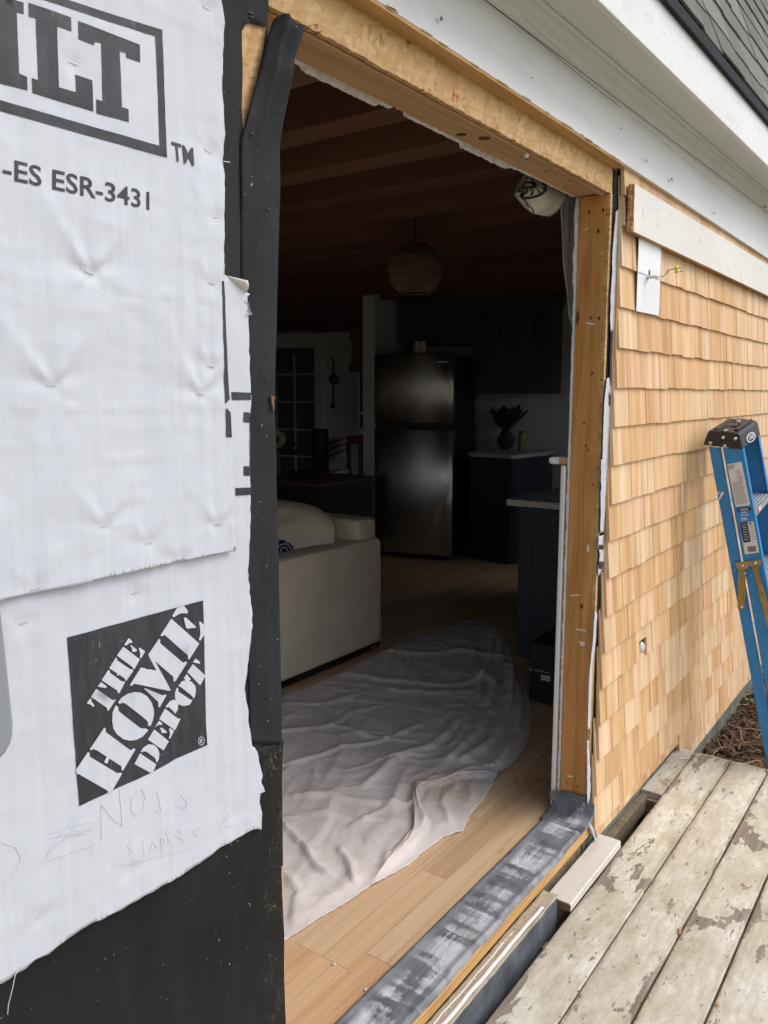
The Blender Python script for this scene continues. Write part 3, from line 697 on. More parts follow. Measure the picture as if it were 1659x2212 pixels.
# loose threads
for k, pts in (('B', [(1410, 236), (1432, 250), (1436, 285), (1445, 300), (1420, 312), (1432, 318)]), ('B', [(1425, 285), (1440, 300), (1452, 312), (1415, 318)]), ('C', [(230, 1868), (150, 1908), (95, 1945), (72, 1980), (60, 2040), (40, 2120), (36, 2165)])):
    g = B().tube([at(k, a, b, 'y', -.019) for a, b in pts], .0006, 5); part('loose_thread', g, MT['wrap'], lwp)
# staples
def staple(p, parent, rot):
    g = B(); L_ = .0062; c, s_ = math.cos(rot), math.sin(rot)
    f = lambda u, w_, d: (p[0] + u * c - w_ * s_, p[1] - d, p[2] + u * s_ + w_ * c)
    g.tube([f(-L_, 0, -.003), f(-L_, 0, .0022), f(L_, 0, .0022), f(L_, 0, -.003)], .0006, 6)
    part('staple', g, MT['alu'], parent)
for lst, par, hf in ((SU, uw, hup), (SL, lwp, hlo)):
    for p, s_ in lst:
        yy = hf(np.array([p[0]]), np.array([p[2]]))[0]
        staple((p[0], yy, p[2]), par, random.uniform(-.25, .25))

# ---- printing on the wrap
def ink(name, polys, k, parent, hf, mat, off=.0012, y=-.0215, sp=.011):
    for pts in polys:
        pl = wallxz(k, pts, y)
        g = sheet(pl, lambda X, Z: np.stack([X, hf(X, Z) - off, Z], -1), sp)
        part(name, g, mat, parent, smooth=True)
I_ = [(-110, -45), (130, 20), (130, 88), (88, 78), (100, 440), (148, 462), (150, 540), (-110, 472)]
L_l = [(160, 20), (405, 110), (408, 192), (322, 163), (337, 522), (437, 552), (434, 445), (532, 482), (542, 665), (180, 555), (176, 467), (215, 480), (203, 112), (162, 103)]
T_l = [(450, 130), (812, 270), (815, 375), (733, 347), (730, 318), (693, 310), (707, 640), (745, 652), (747, 728), (560, 675), (558, 592), (595, 605), (583, 262), (545, 252), (542, 273), (450, 238)]
ink('printed_letter', [I_, L_l, T_l], 'A', uw, hup, MT['ink'])
ink('printed_frame', [[(180, -62), (945, 183), (973, 938), (-110, 632), (-110, 568), (930, 868), (905, 220), (180, -16)]], 'A', uw, hup, MT['ink'])
ink('printed_bar', [[(1263, 122), (1276, 122), (1290, 420), (1301, 640), (1309, 780), (1313, 800), (1285, 828), (1282, 700), (1270, 300)], [(1290, 855), (1300, 858), (1318, 878), (1325, 1020), (1292, 1020)]], 'B', uw, hup, MT['ink'], sp=.02)
ink('printed_bar', [[(1318, 760), (1423, 764), (1423, 806), (1320, 806)], [(1385, 876), (1420, 878), (1419, 936), (1383, 934)], [(1384, 1186), (1420, 1186), (1423, 1242), (1384, 1240)], [(1338, 1312), (1424, 1308), (1425, 1350), (1340, 1356)], [(1418, 934), (1422, 934), (1421, 1188), (1417, 1188)]], 'B', lwp, hlo, MT['ink'], y=-.01, sp=.02)
def text_mesh(txt, bold=0.0, spacing=1.0):
    cu = bpy.data.curves.new('txt', 'FONT'); cu.body = txt; cu.size = 1; cu.offset = bold; cu.resolution_u = 3; cu.space_character = spacing
    o = bpy.data.objects.new('txt', cu); C.objects.link(o); dg = bpy.context.evaluated_depsgraph_get()
    me = bpy.data.meshes.new_from_object(o.evaluated_get(dg)); V = np.array([v.co[:] for v in me.vertices]); F = [tuple(p.vertices) for p in me.polygons]
    bpy.data.objects.remove(o); bpy.data.curves.remove(cu); bpy.data.meshes.remove(me); return V, F
def text_on(txt, quad, name, mat, parent, hf=None, off=.0012, bold=0.0, spacing=1.0, caps=True):
    """quad: four 3-D points TL TR BR BL for the text's bounding box"""
    V, F = text_mesh(txt, bold, spacing)
    u = (V[:, 0] - V[:, 0].min()) / np.ptp(V[:, 0]); t2 = (V[:, 1] - V[:, 1].min()) / np.ptp(V[:, 1])
    TL, TR, BR, BL = [np.array(q) for q in quad]
    Pn = ((BL[None] * (1-u)[:, None] + BR[None] * u[:, None]) * (1-t2)[:, None] + (TL[None] * (1-u)[:, None] + TR[None] * u[:, None]) * t2[:, None])
    if hf is not None: Pn[:, 1] = hf(Pn[:, 0], Pn[:, 2]) - off
    return part(name, B().add(Pn, F), mat, parent)
text_on('-ES ESR-3431', [at('A', a, b, 'y', -.0215) for a, b in ((4, 934), (872, 1140), (871, 1249), (3, 1062))], 'printed_lettering', MT['ink'], uw, hup, bold=.012)
text_on('TM', [at('A', a, b, 'y', -.0215) for a, b in ((998, 842), (1130, 880), (1133, 987), (1008, 952))], 'printed_lettering', MT['ink'], uw, hup, bold=.012, off=.002)
# square store logo
ink('logo_square', [[(88, 460), (500, 345), (1000, 210), (1480, 80), (1490, 450), (1503, 900), (1512, 1300), (1527, 1558), (1380, 1625), (1200, 1702), (1100, 1765), (975, 1832), (760, 1930), (550, 2027), (380, 2105), (215, 2182), (190, 1850), (150, 1300), (125, 960)]], 'Q', lwp, hlo, MT['ink'], y=-.01)
LG = [[(285,1128),(320,1078),(332,1085),(330,1105),(358,1145),(350,1168),(322,1142)], [(328,1062),(380,980),(545,1095),(572,1088),(575,1100),(510,1200),(495,1205),(490,1175)], [(395,958),(430,912),(470,940),(488,960),(480,975),(450,968)],
 [(435,892),(505,787),(520,800),(518,815),(640,905),(668,905),(675,918),(618,1025),(602,1025),(598,1000)], [(513,770),(580,660),(592,668),(592,690),(720,775),(755,785),(758,797),(690,900),(675,895),(672,875)], [(586,836),(601,812),(618,824),(604,848)],
 [(590,640),(655,550),(825,680),(770,775),(755,778),(750,760)], [(665,530),(710,462),(745,490),(750,510),(715,515),(685,540)], [(725,540),(740,535),(765,560),(795,580),(795,595),(765,605),(745,600),(745,565)], [(815,565),(825,560),(880,598),(840,668),(825,665),(830,620)],
 [(180,1808),(300,1625),(318,1640),(318,1675),(600,1845),(640,1838),(650,1850),(548,2030),(500,2046),(500,2022),(205,1852),(190,1860)], [(318,1598),(465,1378),(480,1385),(482,1425),(735,1610),(772,1588),(785,1600),(662,1818),(648,1815),(645,1775),(390,1610),(345,1595),(330,1612)], [(466,1732),(500,1663),(527,1680),(495,1748)],
 [(605,1118),(640,1070),(700,1030),(770,1012),(840,1020),(905,1060),(950,1120),(975,1190),(978,1250),(965,1310),(940,1365),(915,1355),(915,1320),(890,1295),(680,1130),(640,1125),(625,1140)], [(582,1150),(608,1170),(610,1205),(630,1225),(830,1380),(870,1390),(890,1385),(920,1405),(860,1470),(790,1505),(730,1512),(670,1500),(600,1450),(560,1390),(545,1310),(550,1220)],
 [(725,945),(835,762),(1000,797),(985,700),(1148,995),(1135,1005),(770,928),(745,952)], [(865,975),(880,975),(1065,1050),(1095,1040),(1103,1050),(1038,1172),(1025,1168),(1020,1115)], [(912,635),(1020,470),(1033,480),(1033,515),(1270,715),(1300,702),(1312,715),(1195,910),(1178,905),(1175,860),(984,698),(1001,798)],
 [(1038,435),(1150,265),(1435,520),(1335,680),(1322,678),(1318,640),(1080,430),(1050,445)], [(1158,240),(1210,155),(1280,133),(1320,185),(1318,212),(1250,210),(1200,235),(1180,252)], [(1278,262),(1295,250),(1340,290),(1398,345),(1395,362),(1355,360),(1320,370),(1300,355)], [(1430,300),(1445,295),(1492,335),(1494,420),(1445,490),(1430,485),(1445,420),(1440,350)],
 [(775,1750),(830,1640),(1003,1755),(970,1832),(940,1840)], [(838,1622),(870,1580),(920,1550),(975,1555),(1015,1590),(1035,1640),(1030,1700),(1010,1738),(1000,1720),(990,1690),(900,1625),(865,1620),(850,1632)],
 [(915,1502),(980,1398),(1130,1520),(1075,1615),(1065,1605)], [(985,1380),(1030,1310),(1062,1335),(1062,1352),(1020,1352)], [(1042,1385),(1060,1380),(1110,1420),(1105,1435),(1075,1432),(1062,1440)], [(1128,1390),(1140,1385),(1182,1412),(1142,1492),(1128,1488),(1140,1440)],
 [(1032,1292),(1090,1185),(1225,1290),(1250,1285),(1195,1402),(1180,1398)], [(1095,1165),(1140,1110),(1185,1092),(1215,1110),(1225,1150),(1220,1200),(1190,1240),(1178,1215),(1130,1170),(1105,1175)],
 [(1222,955),(1260,905),(1310,890),(1360,910),(1400,955),(1405,1010),(1390,1075),(1375,1080),(1370,1060),(1250,965)], [(1210,970),(1225,980),(1225,1010),(1350,1095),(1372,1095),(1340,1145),(1280,1160),(1225,1140),(1195,1080),(1190,1030)],
 [(1280,875),(1312,828),(1322,850),(1350,885),(1330,900),(1305,900)], [(1315,810),(1370,728),(1503,850),(1450,945),(1440,940)], [(1370,710),(1400,672),(1445,710),(1442,725),(1400,718)]]
ink('logo_letter', LG, 'Q', lwp, hlo, MT['wrap'], off=.0022, y=-.01, sp=.02)
ring = [(1463 + 31 * math.cos(a), 1517 + 46 * math.sin(a)) for a in np.linspace(0, 2*math.pi, 25)]; rin = [(1463 + 25 * math.cos(a), 1517 + 39 * math.sin(a)) for a in np.linspace(0, 2*math.pi, 25)]
P1 = [at('Q', a, b, 'y', -.01) for a, b in ring]; P2 = [at('Q', a, b, 'y', -.01) for a, b in rin]
for P_ in (P1, P2):
    for q in P_: q[1] = hlo(np.array([q[0]]), np.array([q[2]]))[0] - .0022
part('registered_mark', B().grid([P1, P2]), MT['wrap'], lwp)
text_on('R', [at('Q', a, b, 'y', -.01) for a, b in ((1450, 1497), (1478, 1490), (1478, 1538), (1450, 1545))], 'registered_mark', MT['wrap'], lwp, hlo, off=.0022, bold=.01)
# faint pencil scribble
for pts in ([(480,1100),(330,1280),(180,1435),(300,1400),(440,1350)], [(230,1300),(340,1262),(440,1240)], [(215,1325),(330,1290),(430,1265)], [(240,1350),(350,1300),(440,1275)], [(270,1310),(400,1300)], [(200,1420),(250,1330),(330,1240)], [(470,1330),(470,1160),(520,1225),(570,1262),(560,1090)],
            [(650,1090),(615,1130),(612,1190),(640,1220),(672,1180),(680,1120),(660,1088)], [(735,1095),(748,1150),(755,1190),(740,1200),(722,1185)], [(850,1115),(880,1150),(872,1180),(845,1170)], [(608,1335),(590,1355),(612,1380),(590,1405)], [(640,1342),(700,1318)], [(668,1330),(674,1405)], [(700,1390),(715,1335),(738,1372)],
            [(762,1395),(752,1322),(776,1328),(762,1352)], [(792,1342),(778,1285)], [(832,1322),(856,1302),(836,1282),(824,1312),(868,1332)], [(900,1282),(934,1268),(908,1300),(932,1312)], [(1052,1182),(1078,1200),(1030,1282),(1112,1252)], [(560,1452),(700,1420),(820,1392),(960,1345),(1095,1258)], [(0,1345),(60,1362),(88,1420),(60,1480),(0,1532)]):
    P_ = [at('C', a, b, 'y', -.01) for a, b in pts]
    P_ = [np.array(P_[i]) * (1 - t2) + np.array(P_[i+1]) * t2 for i in range(len(P_)-1) for t2 in (0, .25, .5, .75)] + [P_[-1]]
    for q in P_: q[1] = hlo(np.array([q[0]]), np.array([q[2]]))[0] - .0009
    part('pencil_stroke', B().tube(P_, .00025, 4), MT['pencil'], lwp)

# grey rounded cover at the very left, standing just off the wall
pts = [(-190, -60), (-6, -60), (8, 60), (40, 300), (98, 800), (150, 1300), (185, 1640), (196, 1740), (190, 1880), (165, 1990), (95, 2120), (20, 2205), (-190, 2300)]
pl = [at('N', a, b, 'y', -.12) for a, b in pts]
g = B().prism(pl, (0, .05, 0)); solo('grey_cover', g, MT['grey'], 'plain grey rounded plastic cover at the left edge before the wrap', 'cover', bevel=.006)

# ================================================================== HEADER over the opening
hdr = thing('door_header', 'raw wooden header with strand board face over the wide opening', 'header', (1.85, .05, 2.03))
rg = random.Random(5)
def ragged_board(x0, x1, y0, y1, zb, zt, amp, step):
    xs = np.arange(x0, x1 + step/2, step); b = B()
    low = [(x, zb + rg.uniform(-amp, amp)) for x in xs]
    b.prism([(x, y0, z) for x, z in low] + [(x1 + .0, y0, zt), (x0, y0, zt)], (0, y1 - y0, 0)); return b
part('strand_board', ragged_board(.9, 2.655, 0, .0115, 2.026, 2.125, .0016, .011), MT['osb'], hdr)
g = B(); g.box(.95, XR - .002, .016, .034, 2.022, 2.2); part('ply_edge', g, MT['header'], hdr, bevel=.002)
g = B(); g.box(.95, XR - .002, .036, .118, 2.031, 2.2); part('soffit_board', g, MT['header'], hdr, bevel=.002)
for x, y, rx in ((1.92, .062, .016), (1.86, .094, .014), (2.30, .066, .006), (2.44, .05, .007), (2.50, .09, .005)):
    g = B(); g.lathe((x, y, 2.0300), [(rx * .2, .0), (rx, .0007)], 14); part('knot', g, MT['knot'], hdr)
# wavy plasterboard left above the soffit
xs = np.arange(1.16, 2.66, .006); low = []
for x in xs:
    base = 2.0215 if (1.30 < x < 1.55 or 1.92 < x < 2.18) else 2.0305
    if 1.60 < x < 1.66: base = 2.040
    if 2.23 < x < 2.34: base = 2.034
    if x > 2.34: base = 2.0355
    low.append((x, base + .0025 * noise.noise(Vector((x * 40, 0, 0))) + .0035 * noise.noise(Vector((x * 160, 3, 0)))))
g = B(); g.prism([(x, .121, z) for x, z in low] + [(2.655, .121, 2.2), (1.16, .121, 2.2)], (0, .013, 0)); part('plasterboard_edge', g, MT['drywall'], hdr)
p = at('D', 866, 480, 'y', .03); g = B(); g.box(p[0] - .007, p[0] + .007, .016, .030, 2.012, 2.024); part('foam_block', g, MT['backing'], hdr, bevel=.003)
for a in ([(640, 278), (655, 280), (654, 290), (640, 288)], [(638, 290), (644, 290), (642, 330), (636, 326)], [(640, 300), (656, 306), (656, 316), (640, 312)], [(652, 308), (657, 310), (655, 332), (650, 330)], [(674, 285), (684, 290), (684, 296), (674, 292)], [(672, 312), (682, 316), (682, 324), (672, 320)], [(670, 340), (680, 346), (680, 352), (670, 347)]):
    g = B(); g.prism([at('D', u, v_, 'y', -.0006) for u, v_ in a], (0, .0008, 0)); part('stencil_mark', g, MT['redink'], hdr)

# ================================================================== RIGHT JAMB
jb = thing('door_jamb', 'orange brown wooden stud framing the right side of the opening', 'door jamb', (XR + .02, .05, FZ))
g = B(); g.box(XR, XR + .04, .0125, .106, FZ + .004, 2.029); part('stud', g, MT['jamb'], jb, bevel=.003)
g = B(); g.box(XR + .0005, XR + .04, -.0005, .0115, FZ + .004, 2.026); part('strand_board_edge', g, MT['osb'], jb)
for k, x, y, r in (('M', 1040, 640, .006), ('M', 1210, 615, .007), ('M', 1150, 868, .008), ('H', 378, 1092, .006), ('H', 435, 1095, .006), ('H', 388, 1475, .006), ('H', 332, 1820, .005), ('I', 210, 575, .009), ('I', 255, 97, .005), ('O', 398, 300, .004), ('O', 530, 345, .004), ('M', 1035, 748, .0022), ('M', 1170, 740, .0022), ('H', 345, 1975, .005), ('H', 358, 2005, .005)):
    p = at(k, x, y, 'x', XR); rr = r * .62; g = B()
    pp = [(XR + .0006, p[1] + rr * math.cos(a) * (1 + .2 * math.sin(3*a)), p[2] + r * math.sin(a)) for a in np.linspace(0, 6.28, 13)[:-1]]
    g.prism(pp, (-.0009, 0, 0)); part('knot', g, MT['knot'], jb)
for k, pts in (('I', [(232, 330), (242, 335), (240, 358), (230, 365)]), ('I', [(165, 530), (200, 527), (200, 532), (166, 534)]), ('I', [(190, 660), (228, 668), (228, 673), (190, 666)]), ('I', [(200, 710), (222, 712), (222, 730), (205, 728)]), ('H', [(345, 1120), (408, 1128), (405, 1140), (350, 1134)]), ('M', [(985, 850), (1030, 815), (1028, 826), (990, 862)]), ('O', [(400, 196), (480, 208), (478, 222), (420, 218)]), ('M', [(1150, 1140), (1212, 1130), (1210, 1138), (1152, 1148)])):
    g = B(); g.prism([at(k, a, b, 'x', XR + .0004) for a, b in pts], (-.0009, 0, 0)); part('paint_scuff', g, MT['trim'], jb)
# ragged plasterboard edge and white casing on the room side of the stud
def vstrip(x0, x1, yin, zs, f0, f1):
    b = B(); n = len(zs)
    b.prism([(x0, f0(z), z) for z in zs] + [(x0, f1(z), z) for z in zs[::-1]], (x1 - x0, 0, 0)); return b
zs = np.arange(FZ + .03, 2.03, .012)
part('plasterboard_edge', vstrip(XR - .002, XR + .045, 0, zs, lambda z: .107 + .0012 * noise.noise(Vector((z * 50, 0, 0))), lambda z: .1145 + .0035 * noise.noise(Vector((z * 22, 2, 0))) + .003 * noise.noise(Vector((z * 90, 5, 0))) + (.004 if z > 1.75 else 0)), MT['drywall'], jb)
g = B(); g.box(XR - .006, XR + .05, .1225, .139, FZ + .01, 1.145); part('casing', g, MT['white'], jb, bevel=.004)
g = B(); g.box(XR + .004, XR + .05, .1185, .1265, FZ + .01, 1.14); part('casing_back', g, MT['ply'], jb)
p = at('T', 1340, 650, 'x', XR)
g = B(); g.box(XR - .004, XR + .14, .122, .187, 1.148, 1.172); part('window_stool', g, MT['white'], jb, bevel=.009)
g = B(); g.box(XR - .0055, XR + .02, .119, .145, 1.150, 1.170); part('stool_end', g, MT['ply'], jb)

# strips of membrane and wrap beside the jamb
ms = thing('jamb_wrap_strip', 'thin crumpled strips of black membrane and white wrap between jamb and shingles', 'wrap strip', (2.67, -.005, FZ))
zs = np.linspace(-.17, 2.10, 90)
rows_ = [[(x + .003 * noise.noise(Vector((z * 3, i, 0))), -.0035 - .002 * abs(noise.noise(Vector((z * 9, x * 40, 1)))), z) for i, x in enumerate((2.664, 2.672, 2.680, 2.69, 2.71))] for z in zs]
part('black_strip', B().grid(rows_), MT['strip'], ms, smooth=True, thick=.001)
for k, pts, mt in (('H', [(552, 360), (565, 345), (583, 338), (583, 450), (575, 600), (568, 720), (560, 800), (552, 1000), (545, 1180), (514, 1180), (512, 1080), (514, 960), (524, 800), (530, 620), (545, 450)], 'wrap'),
                   ('H', [(514, 1180), (545, 1180), (538, 1360), (528, 1500), (510, 1560), (505, 1500)], 'ink'),
                   ('H', [(490, 1510), (505, 1505), (520, 1600), (512, 1640), (500, 1690), (516, 1700), (508, 1950), (500, 2212), (455, 2212), (462, 1950), (470, 1700)], 'wrap'),
                   ('H', [(500, 1600), (518, 1640), (522, 1700), (500, 1696)], 'ink'),
                   ('I', [(286, 0), (316, 0), (308, 150), (300, 280), (283, 286)], 'wrap'),
                   ('I', [(278, 300), (300, 292), (296, 330), (300, 380), (290, 430), (276, 455), (274, 420), (282, 370), (274, 340)], 'wrap'),
                   ('I', [(277, 330), (297, 335), (294, 352), (276, 350)], 'ink'), ('I', [(276, 395), (296, 400), (288, 428), (275, 425)], 'ink'),
                   ('I', [(262, 590), (270, 600), (266, 700), (253, 800), (248, 930), (243, 1055), (234, 1055), (236, 960), (240, 850), (254, 700)], 'wrap'),
                   ('I', [(231, 1100), (238, 1100), (244, 1230), (243, 1348), (231, 1344), (232, 1230)], 'wrap')):
    pl = wallxz(k, pts, -.009)
    g = sheet(pl, lambda X, Z: np.stack([X, -.0085 - .0035 * np.abs(vnoise(X * 2, Z, 2, 20, 2)) - (.001 if mt == 'ink' else 0), Z], -1), .012)
    part('wrap_scrap' if mt == 'wrap' else 'printed_scrap', g, MT[mt], ms, smooth=True, thick=.0008)
for k, x, y in (('M', 1352, 1072), ('M', 1340, 1350), ('H', 465, 1925)):
    p = at(k, x, y, 'y', -.014); staple(p, ms, .2)
# hanging tail of white wrap
rows_ = []
for i in range(14):
    s = i / 13; cx = at('I', 238 + 26 * s + 3 * math.sin(2.5 * s), 1418 + 76 * s, 'y', -.022 - .01 * s); wd = .011 * math.sin(math.pi * (.12 + .86 * s)) + .0012
    rows_.append([(cx[0] - wd, cx[1], cx[2]), (cx[0], cx[1] - .006 * math.sin(math.pi * s), cx[2]), (cx[0] + wd, cx[1] + .002, cx[2])])
part('loose_tail', B().grid(rows_), MT['wrap'], ms, smooth=True, thick=.001)

# ================================================================== SHINGLED WALL
sw = thing('shingled_wall', 'new tan cedar shingle wall to the right of the opening', 'wall', (4.5, 0, -.35))
g = B(); g.box(XR + .042, 6.0, .0005, .012, -.34, 2.2); part('sheathing', g, MT['osb'], sw)
g = B(); g.box(XR + .045, 6.0, .013, .12, -.34, 2.3); part('wall_core', g, MT['drywall'], sw)
EXPO = .131; Z0 = 1.935
sr = random.Random(21)
def shingle_b(x0, x1, zb, L_=.285, ybutt=-.0300, th=.0135, skew=0.0):
    if abs(zb + .213) < .001: ybutt = -.0215; L_ = .2
    zt = min(zb + L_, 2.118); f = (zt - zb) / L_
    yt = ybutt + .0225 * f; tb = th * (1 - .75 * f)
    d = sr.uniform(-.0012, .0012); b0 = sr.uniform(-.0028, .0028); b1 = b0 + sr.uniform(-.0012, .0012)
    return B().hexa([(x0, ybutt + d, zb + b0), (x1, ybutt + d, zb + b1), (x1, ybutt + th + d, zb + b1), (x0, ybutt + th + d, zb + b0), (x0 + skew, yt, zt), (x1 + skew * .3, yt, zt), (x1 + skew * .3, yt + tb, zt), (x0 + skew, yt + tb, zt)])
cnt = 0; rest = B(); todo = []
HX = (3.035, 3.222)
for k in range(-1, 19):
    zb = Z0 - EXPO * k
    if k == 18: zb = -.345
    x = (2.697 if k < 4 else 2.690) + sr.uniform(-.008, .010) - (.004 * max(0, k - 8) if k > 8 else 0)
    if k == -1: zb = 2.03
    if k >= 17: x = 3.72
    if k == 16: pass
    while x < 5.8:
        wd = sr.choice([.06, .08, .095, .11, .125, .14, .15, .17, .19, .21]) * sr.uniform(.9, 1.1)
        x1 = x + wd
        gap = sr.choice([.001, .0012, .0016, .002, .0035])
        a, b_ = x, x1 - gap
        plate = (2.846, 3.093)
        if k in (0, 1) and b_ > plate[0] and a < plate[1]:      # the vinyl strip interrupts these courses
            if a < plate[0] - .02: b_ = plate[0] - .001; x1 = plate[1] + .002
            elif b_ > plate[1] + .03: a = plate[1] + .002
            else: x = x1; continue
        if k == 12 or (k == 13 and False):
            if b_ > HX[0] and a < HX[1]:
                if a < HX[0] - .025: b_ = HX[0] - .001; x1 = HX[1] + .001
                else: x = HX[1] + .001; continue
        todo.append((math.hypot((a + b_) / 2, 1.0) , a, b_, zb, k)); x = x1
x = 2.70
while x < 3.71:      # under-course that shows below the first row beside the deck
    x1 = x + sr.uniform(.09, .2); todo.append((1.5, x, min(x1 - .001, 3.715), -.213, 16.5)); x = x1
todo.sort(key=lambda q: q[0])
for d, a, b_, zb, k in todo:
    if cnt < 297:
        part('shingle', shingle_b(a, b_, zb, skew=sr.uniform(-.0015, .0015)), MT['cedar'], sw); cnt += 1
    else:
        s = shingle_b(a, b_, zb); rest.add(s.v, s.f)
part('far_shingles', rest, MT['cedar'], sw, stuff=True)
# ends of the courses beside the jamb: the hidden upper parts of the shingles, seen edge on
g = B()
for i, (dx, y0, y1) in enumerate(((0.0, -.003, -.012), (.006, -.0125, -.018))):
    g.box(2.689 + dx, 2.72, y1, y0, -.16, 1.75)
part('shingle_ends', g, MT['cedar'], sw, bevel=.001)
# the shingle with a square hole cut for an outlet
zb = Z0 - EXPO * 12; zh0, zh1, xh0, xh1 = zb + .004, zb + .072, 3.072, 3.158
g = B()
for (a, b_, c0, c1) in ((HX[0], xh0, zb, zb + .285), (xh1, HX[1] - .002, zb, zb + .285), (xh0, xh1, zh1, zb + .285)):
    y = lambda z: -.0285 + .0225 * (z - zb) / .285
    tb = lambda z: .0115 * (1 - .75 * (z - zb) / .285)
    g.hexa([(a, y(c0), c0), (b_, y(c0), c0), (b_, y(c0) + tb(c0), c0), (a, y(c0) + tb(c0), c0), (a, y(c1), c1), (b_, y(c1), c1), (b_, y(c1) + tb(c1), c1), (a, y(c1) + tb(c1), c1)])
part('notched_shingle', g, MT['cedar'], sw, label='shingle with a small square hole cut in its lower edge')
g = B(); g.box(xh0 + .001, xh1 - .001, -.016, -.0145, zb - .0, zh1); part('hole_back', g, MT['black'], sw)
ow = solo('cable_stub', B().ball(((xh0 + xh1) / 2 - .012, -.022, (zh0 + zh1) / 2 + .004), (.019, .010, .022), 12, 8).box((xh0 + xh1)/2 - .016, (xh0 + xh1)/2 - .006, -.0335, -.028, zh0 + .016, zh0 + .05), MT['lbl'], 'crumpled white cable end inside the small square hole in the shingles', 'cable', smooth=True)

# white vinyl strip and the wires that poke out of it
pc = [at('H', a, b, 'y', -.034) for a, b in ((712, 540), (866, 590), (848, 1076), (694, 1044))]
hc = at('L', 522, 545, 'y', -.034)
poly = [(q[0], q[2]) for q in pc]; hole_c = [(hc[0] + .012 * math.cos(a), hc[2] + .0165 * math.sin(a)) for a in np.linspace(0, 6.28, 17)[:-1]]
g = sheet(poly, lambda X, Z: np.stack([X, -.0335 + 0 * X, Z], -1), .04, holes=[hole_c])
vp = solo('vinyl_strip', g, MT['vinyl'], 'flat white vinyl strip set into the shingles below the white board', 'flashing', thick=.002)
g = B().prism([(hc[0] + .013 * math.cos(a), -.0305, hc[2] + .0175 * math.sin(a)) for a in np.linspace(0, 6.28, 17)[:-1]], (0, .001, 0)); part('hole_shade', g, MT['grey'], vp)
for k in range(3):
    q = at('L', (475, 590, 430)[k], (343, 805, 985)[k], 'y', -.036); part('nail_head', B().ball(q, (.0022, .001, .0022), 8, 5), MT['alu'], vp)
A0, A1 = at('L', 296, 505, 'y', -.0361), at('L', 490, 572, 'y', -.0361); C0, C1 = at('L', 650, 635, 'y', -.0361), at('L', 742, 662, 'y', -.0361)
lc = plain('blue_chalk', (.34, .38, .66), .9, .1, bump=0)
for a, b in ((A0, A1), (C0, C1)): part('chalk_line', B().obox(a, np.array(b) - np.array(a), (0, .0003, 0), (0, 0, .0024)), lc, vp)
ec = thing('electrical_cable', 'cream electrical cable poking out of the white vinyl strip', 'cable', hc)
W_ = lambda x, y, yy: at('L', x, y, 'y', yy)
part('jacket', B().tube([W_(505, 598, -.02), W_(520, 600, -.04), W_(560, 603, -.055), W_(640, 597, -.068), W_(715, 592, -.078)], [.0062, .0062, .006, .0058, .005], 12), MT['wirew'], ec, smooth=True)
part('bare_wire', B().tube([W_(715, 592, -.078), W_(770, 598, -.082), W_(800, 615, -.086), W_(850, 585, -.088), W_(880, 568, -.09), W_(920, 565, -.092)], .0017, 8), MT['wirew'], ec, smooth=True)
part('bare_wire', B().tube([W_(715, 595, -.078), W_(790, 575, -.083), W_(840, 600, -.087), W_(900, 560, -.091), W_(922, 550, -.092)], .0012, 8), MT['brass'], ec, smooth=True)
part('black_wire', B().tube([W_(770, 600, -.08), W_(830, 580, -.084), W_(865, 545, -.088), W_(885, 500, -.09), W_(915, 462, -.094), W_(980, 445, -.098), W_(1060, 437, -.102)], .0016, 8), MT['black'], ec, smooth=True)
part('white_wire', B().tube([W_(900, 545, -.09), W_(920, 490, -.094), W_(960, 470, -.098), W_(1020, 480, -.1), W_(1085, 500, -.102)], .0014, 8), MT['wirew'], ec, smooth=True)
for (a, b) in (((1060, 412), (1200, 392)), ((1075, 492), (1238, 458))):
    p0, p1 = W_(*a, -.102), W_(*b, -.118); nut = part('wire_nut', B().tube([p0, p0 * .75 + p1 * .25, p0 * .55 + p1 * .45], [.0062, .005, .0042], 10), MT['yellow'], ec, smooth=True)
    d = p1 - p0; part('nut_tip', B().tube([p0 + d * .42, p0 + d * .9, p0 + d], [.0040, .0034, .0024], 10), MT['tanp'], nut, smooth=True)
    for sg in (-1, 1): part('nut_wing', B().obox(p0 + d * .05 + np.array([0, 0, sg * .006 - .001]), d * .22, (0, .002, 0), (0, 0, sg * .003 + .001)), MT['yellow'], nut)

# white board nailed over the shingles, left end broken
z_t, z_b = 2.062, 1.914
tb_ = thing('trim_board', 'scuffed white painted board with a broken left end nailed over the shingles', 'board', (3.9, -.05, 1.914))
prof = [(2.715, z_t), (2.713, z_t - .02), (2.717, z_t - .035), (2.714, z_t - .06), (2.718, z_t - .075), (2.716, z_t - .1), (2.720, z_t - .12), (2.720, z_b)]
g = B(); g.prism([(x, -.0545, z) for x, z in prof] + [(6.4, -.0545, z_b), (6.4, -.0545, z_t + .012)], (0, .003, 0)); part('painted_face', g, MT['trim'], tb_, bevel=.0012)
for i, (y0, y1) in enumerate(((-.0512, -.0465), (-.0462, -.0415), (-.0412, -.036))):
    pr = [(x - .004 * i + sr.uniform(-.006, .004), z_b + (z_t - z_b) * s / 22.0 + 0) for s, x in [(s, 2.714) for s in range(22, -1, -1)]]
    pr = [(x, z_t - (z_t - z_b) * j / 22) for j, (x, _) in enumerate(pr)]
    g = B(); g.prism([(x, y0, z) for x, z in pr] + [(6.4, y0, z_b), (6.4, y0, z_t + .012)], (0, y1 - y0, 0)); part('plywood_layer', g, MT['ply'], tb_)
for x, y in ((822, 333), (845, 348), (935, 385), (1235, 572), (1508, 745), (1420, 830)):
    p = at('H', x, y, 'y', -.0552); part('nail_hole', B().ball(p, (.0018, .0006, .0026), 8, 5), MT['dirtywood'], tb_)

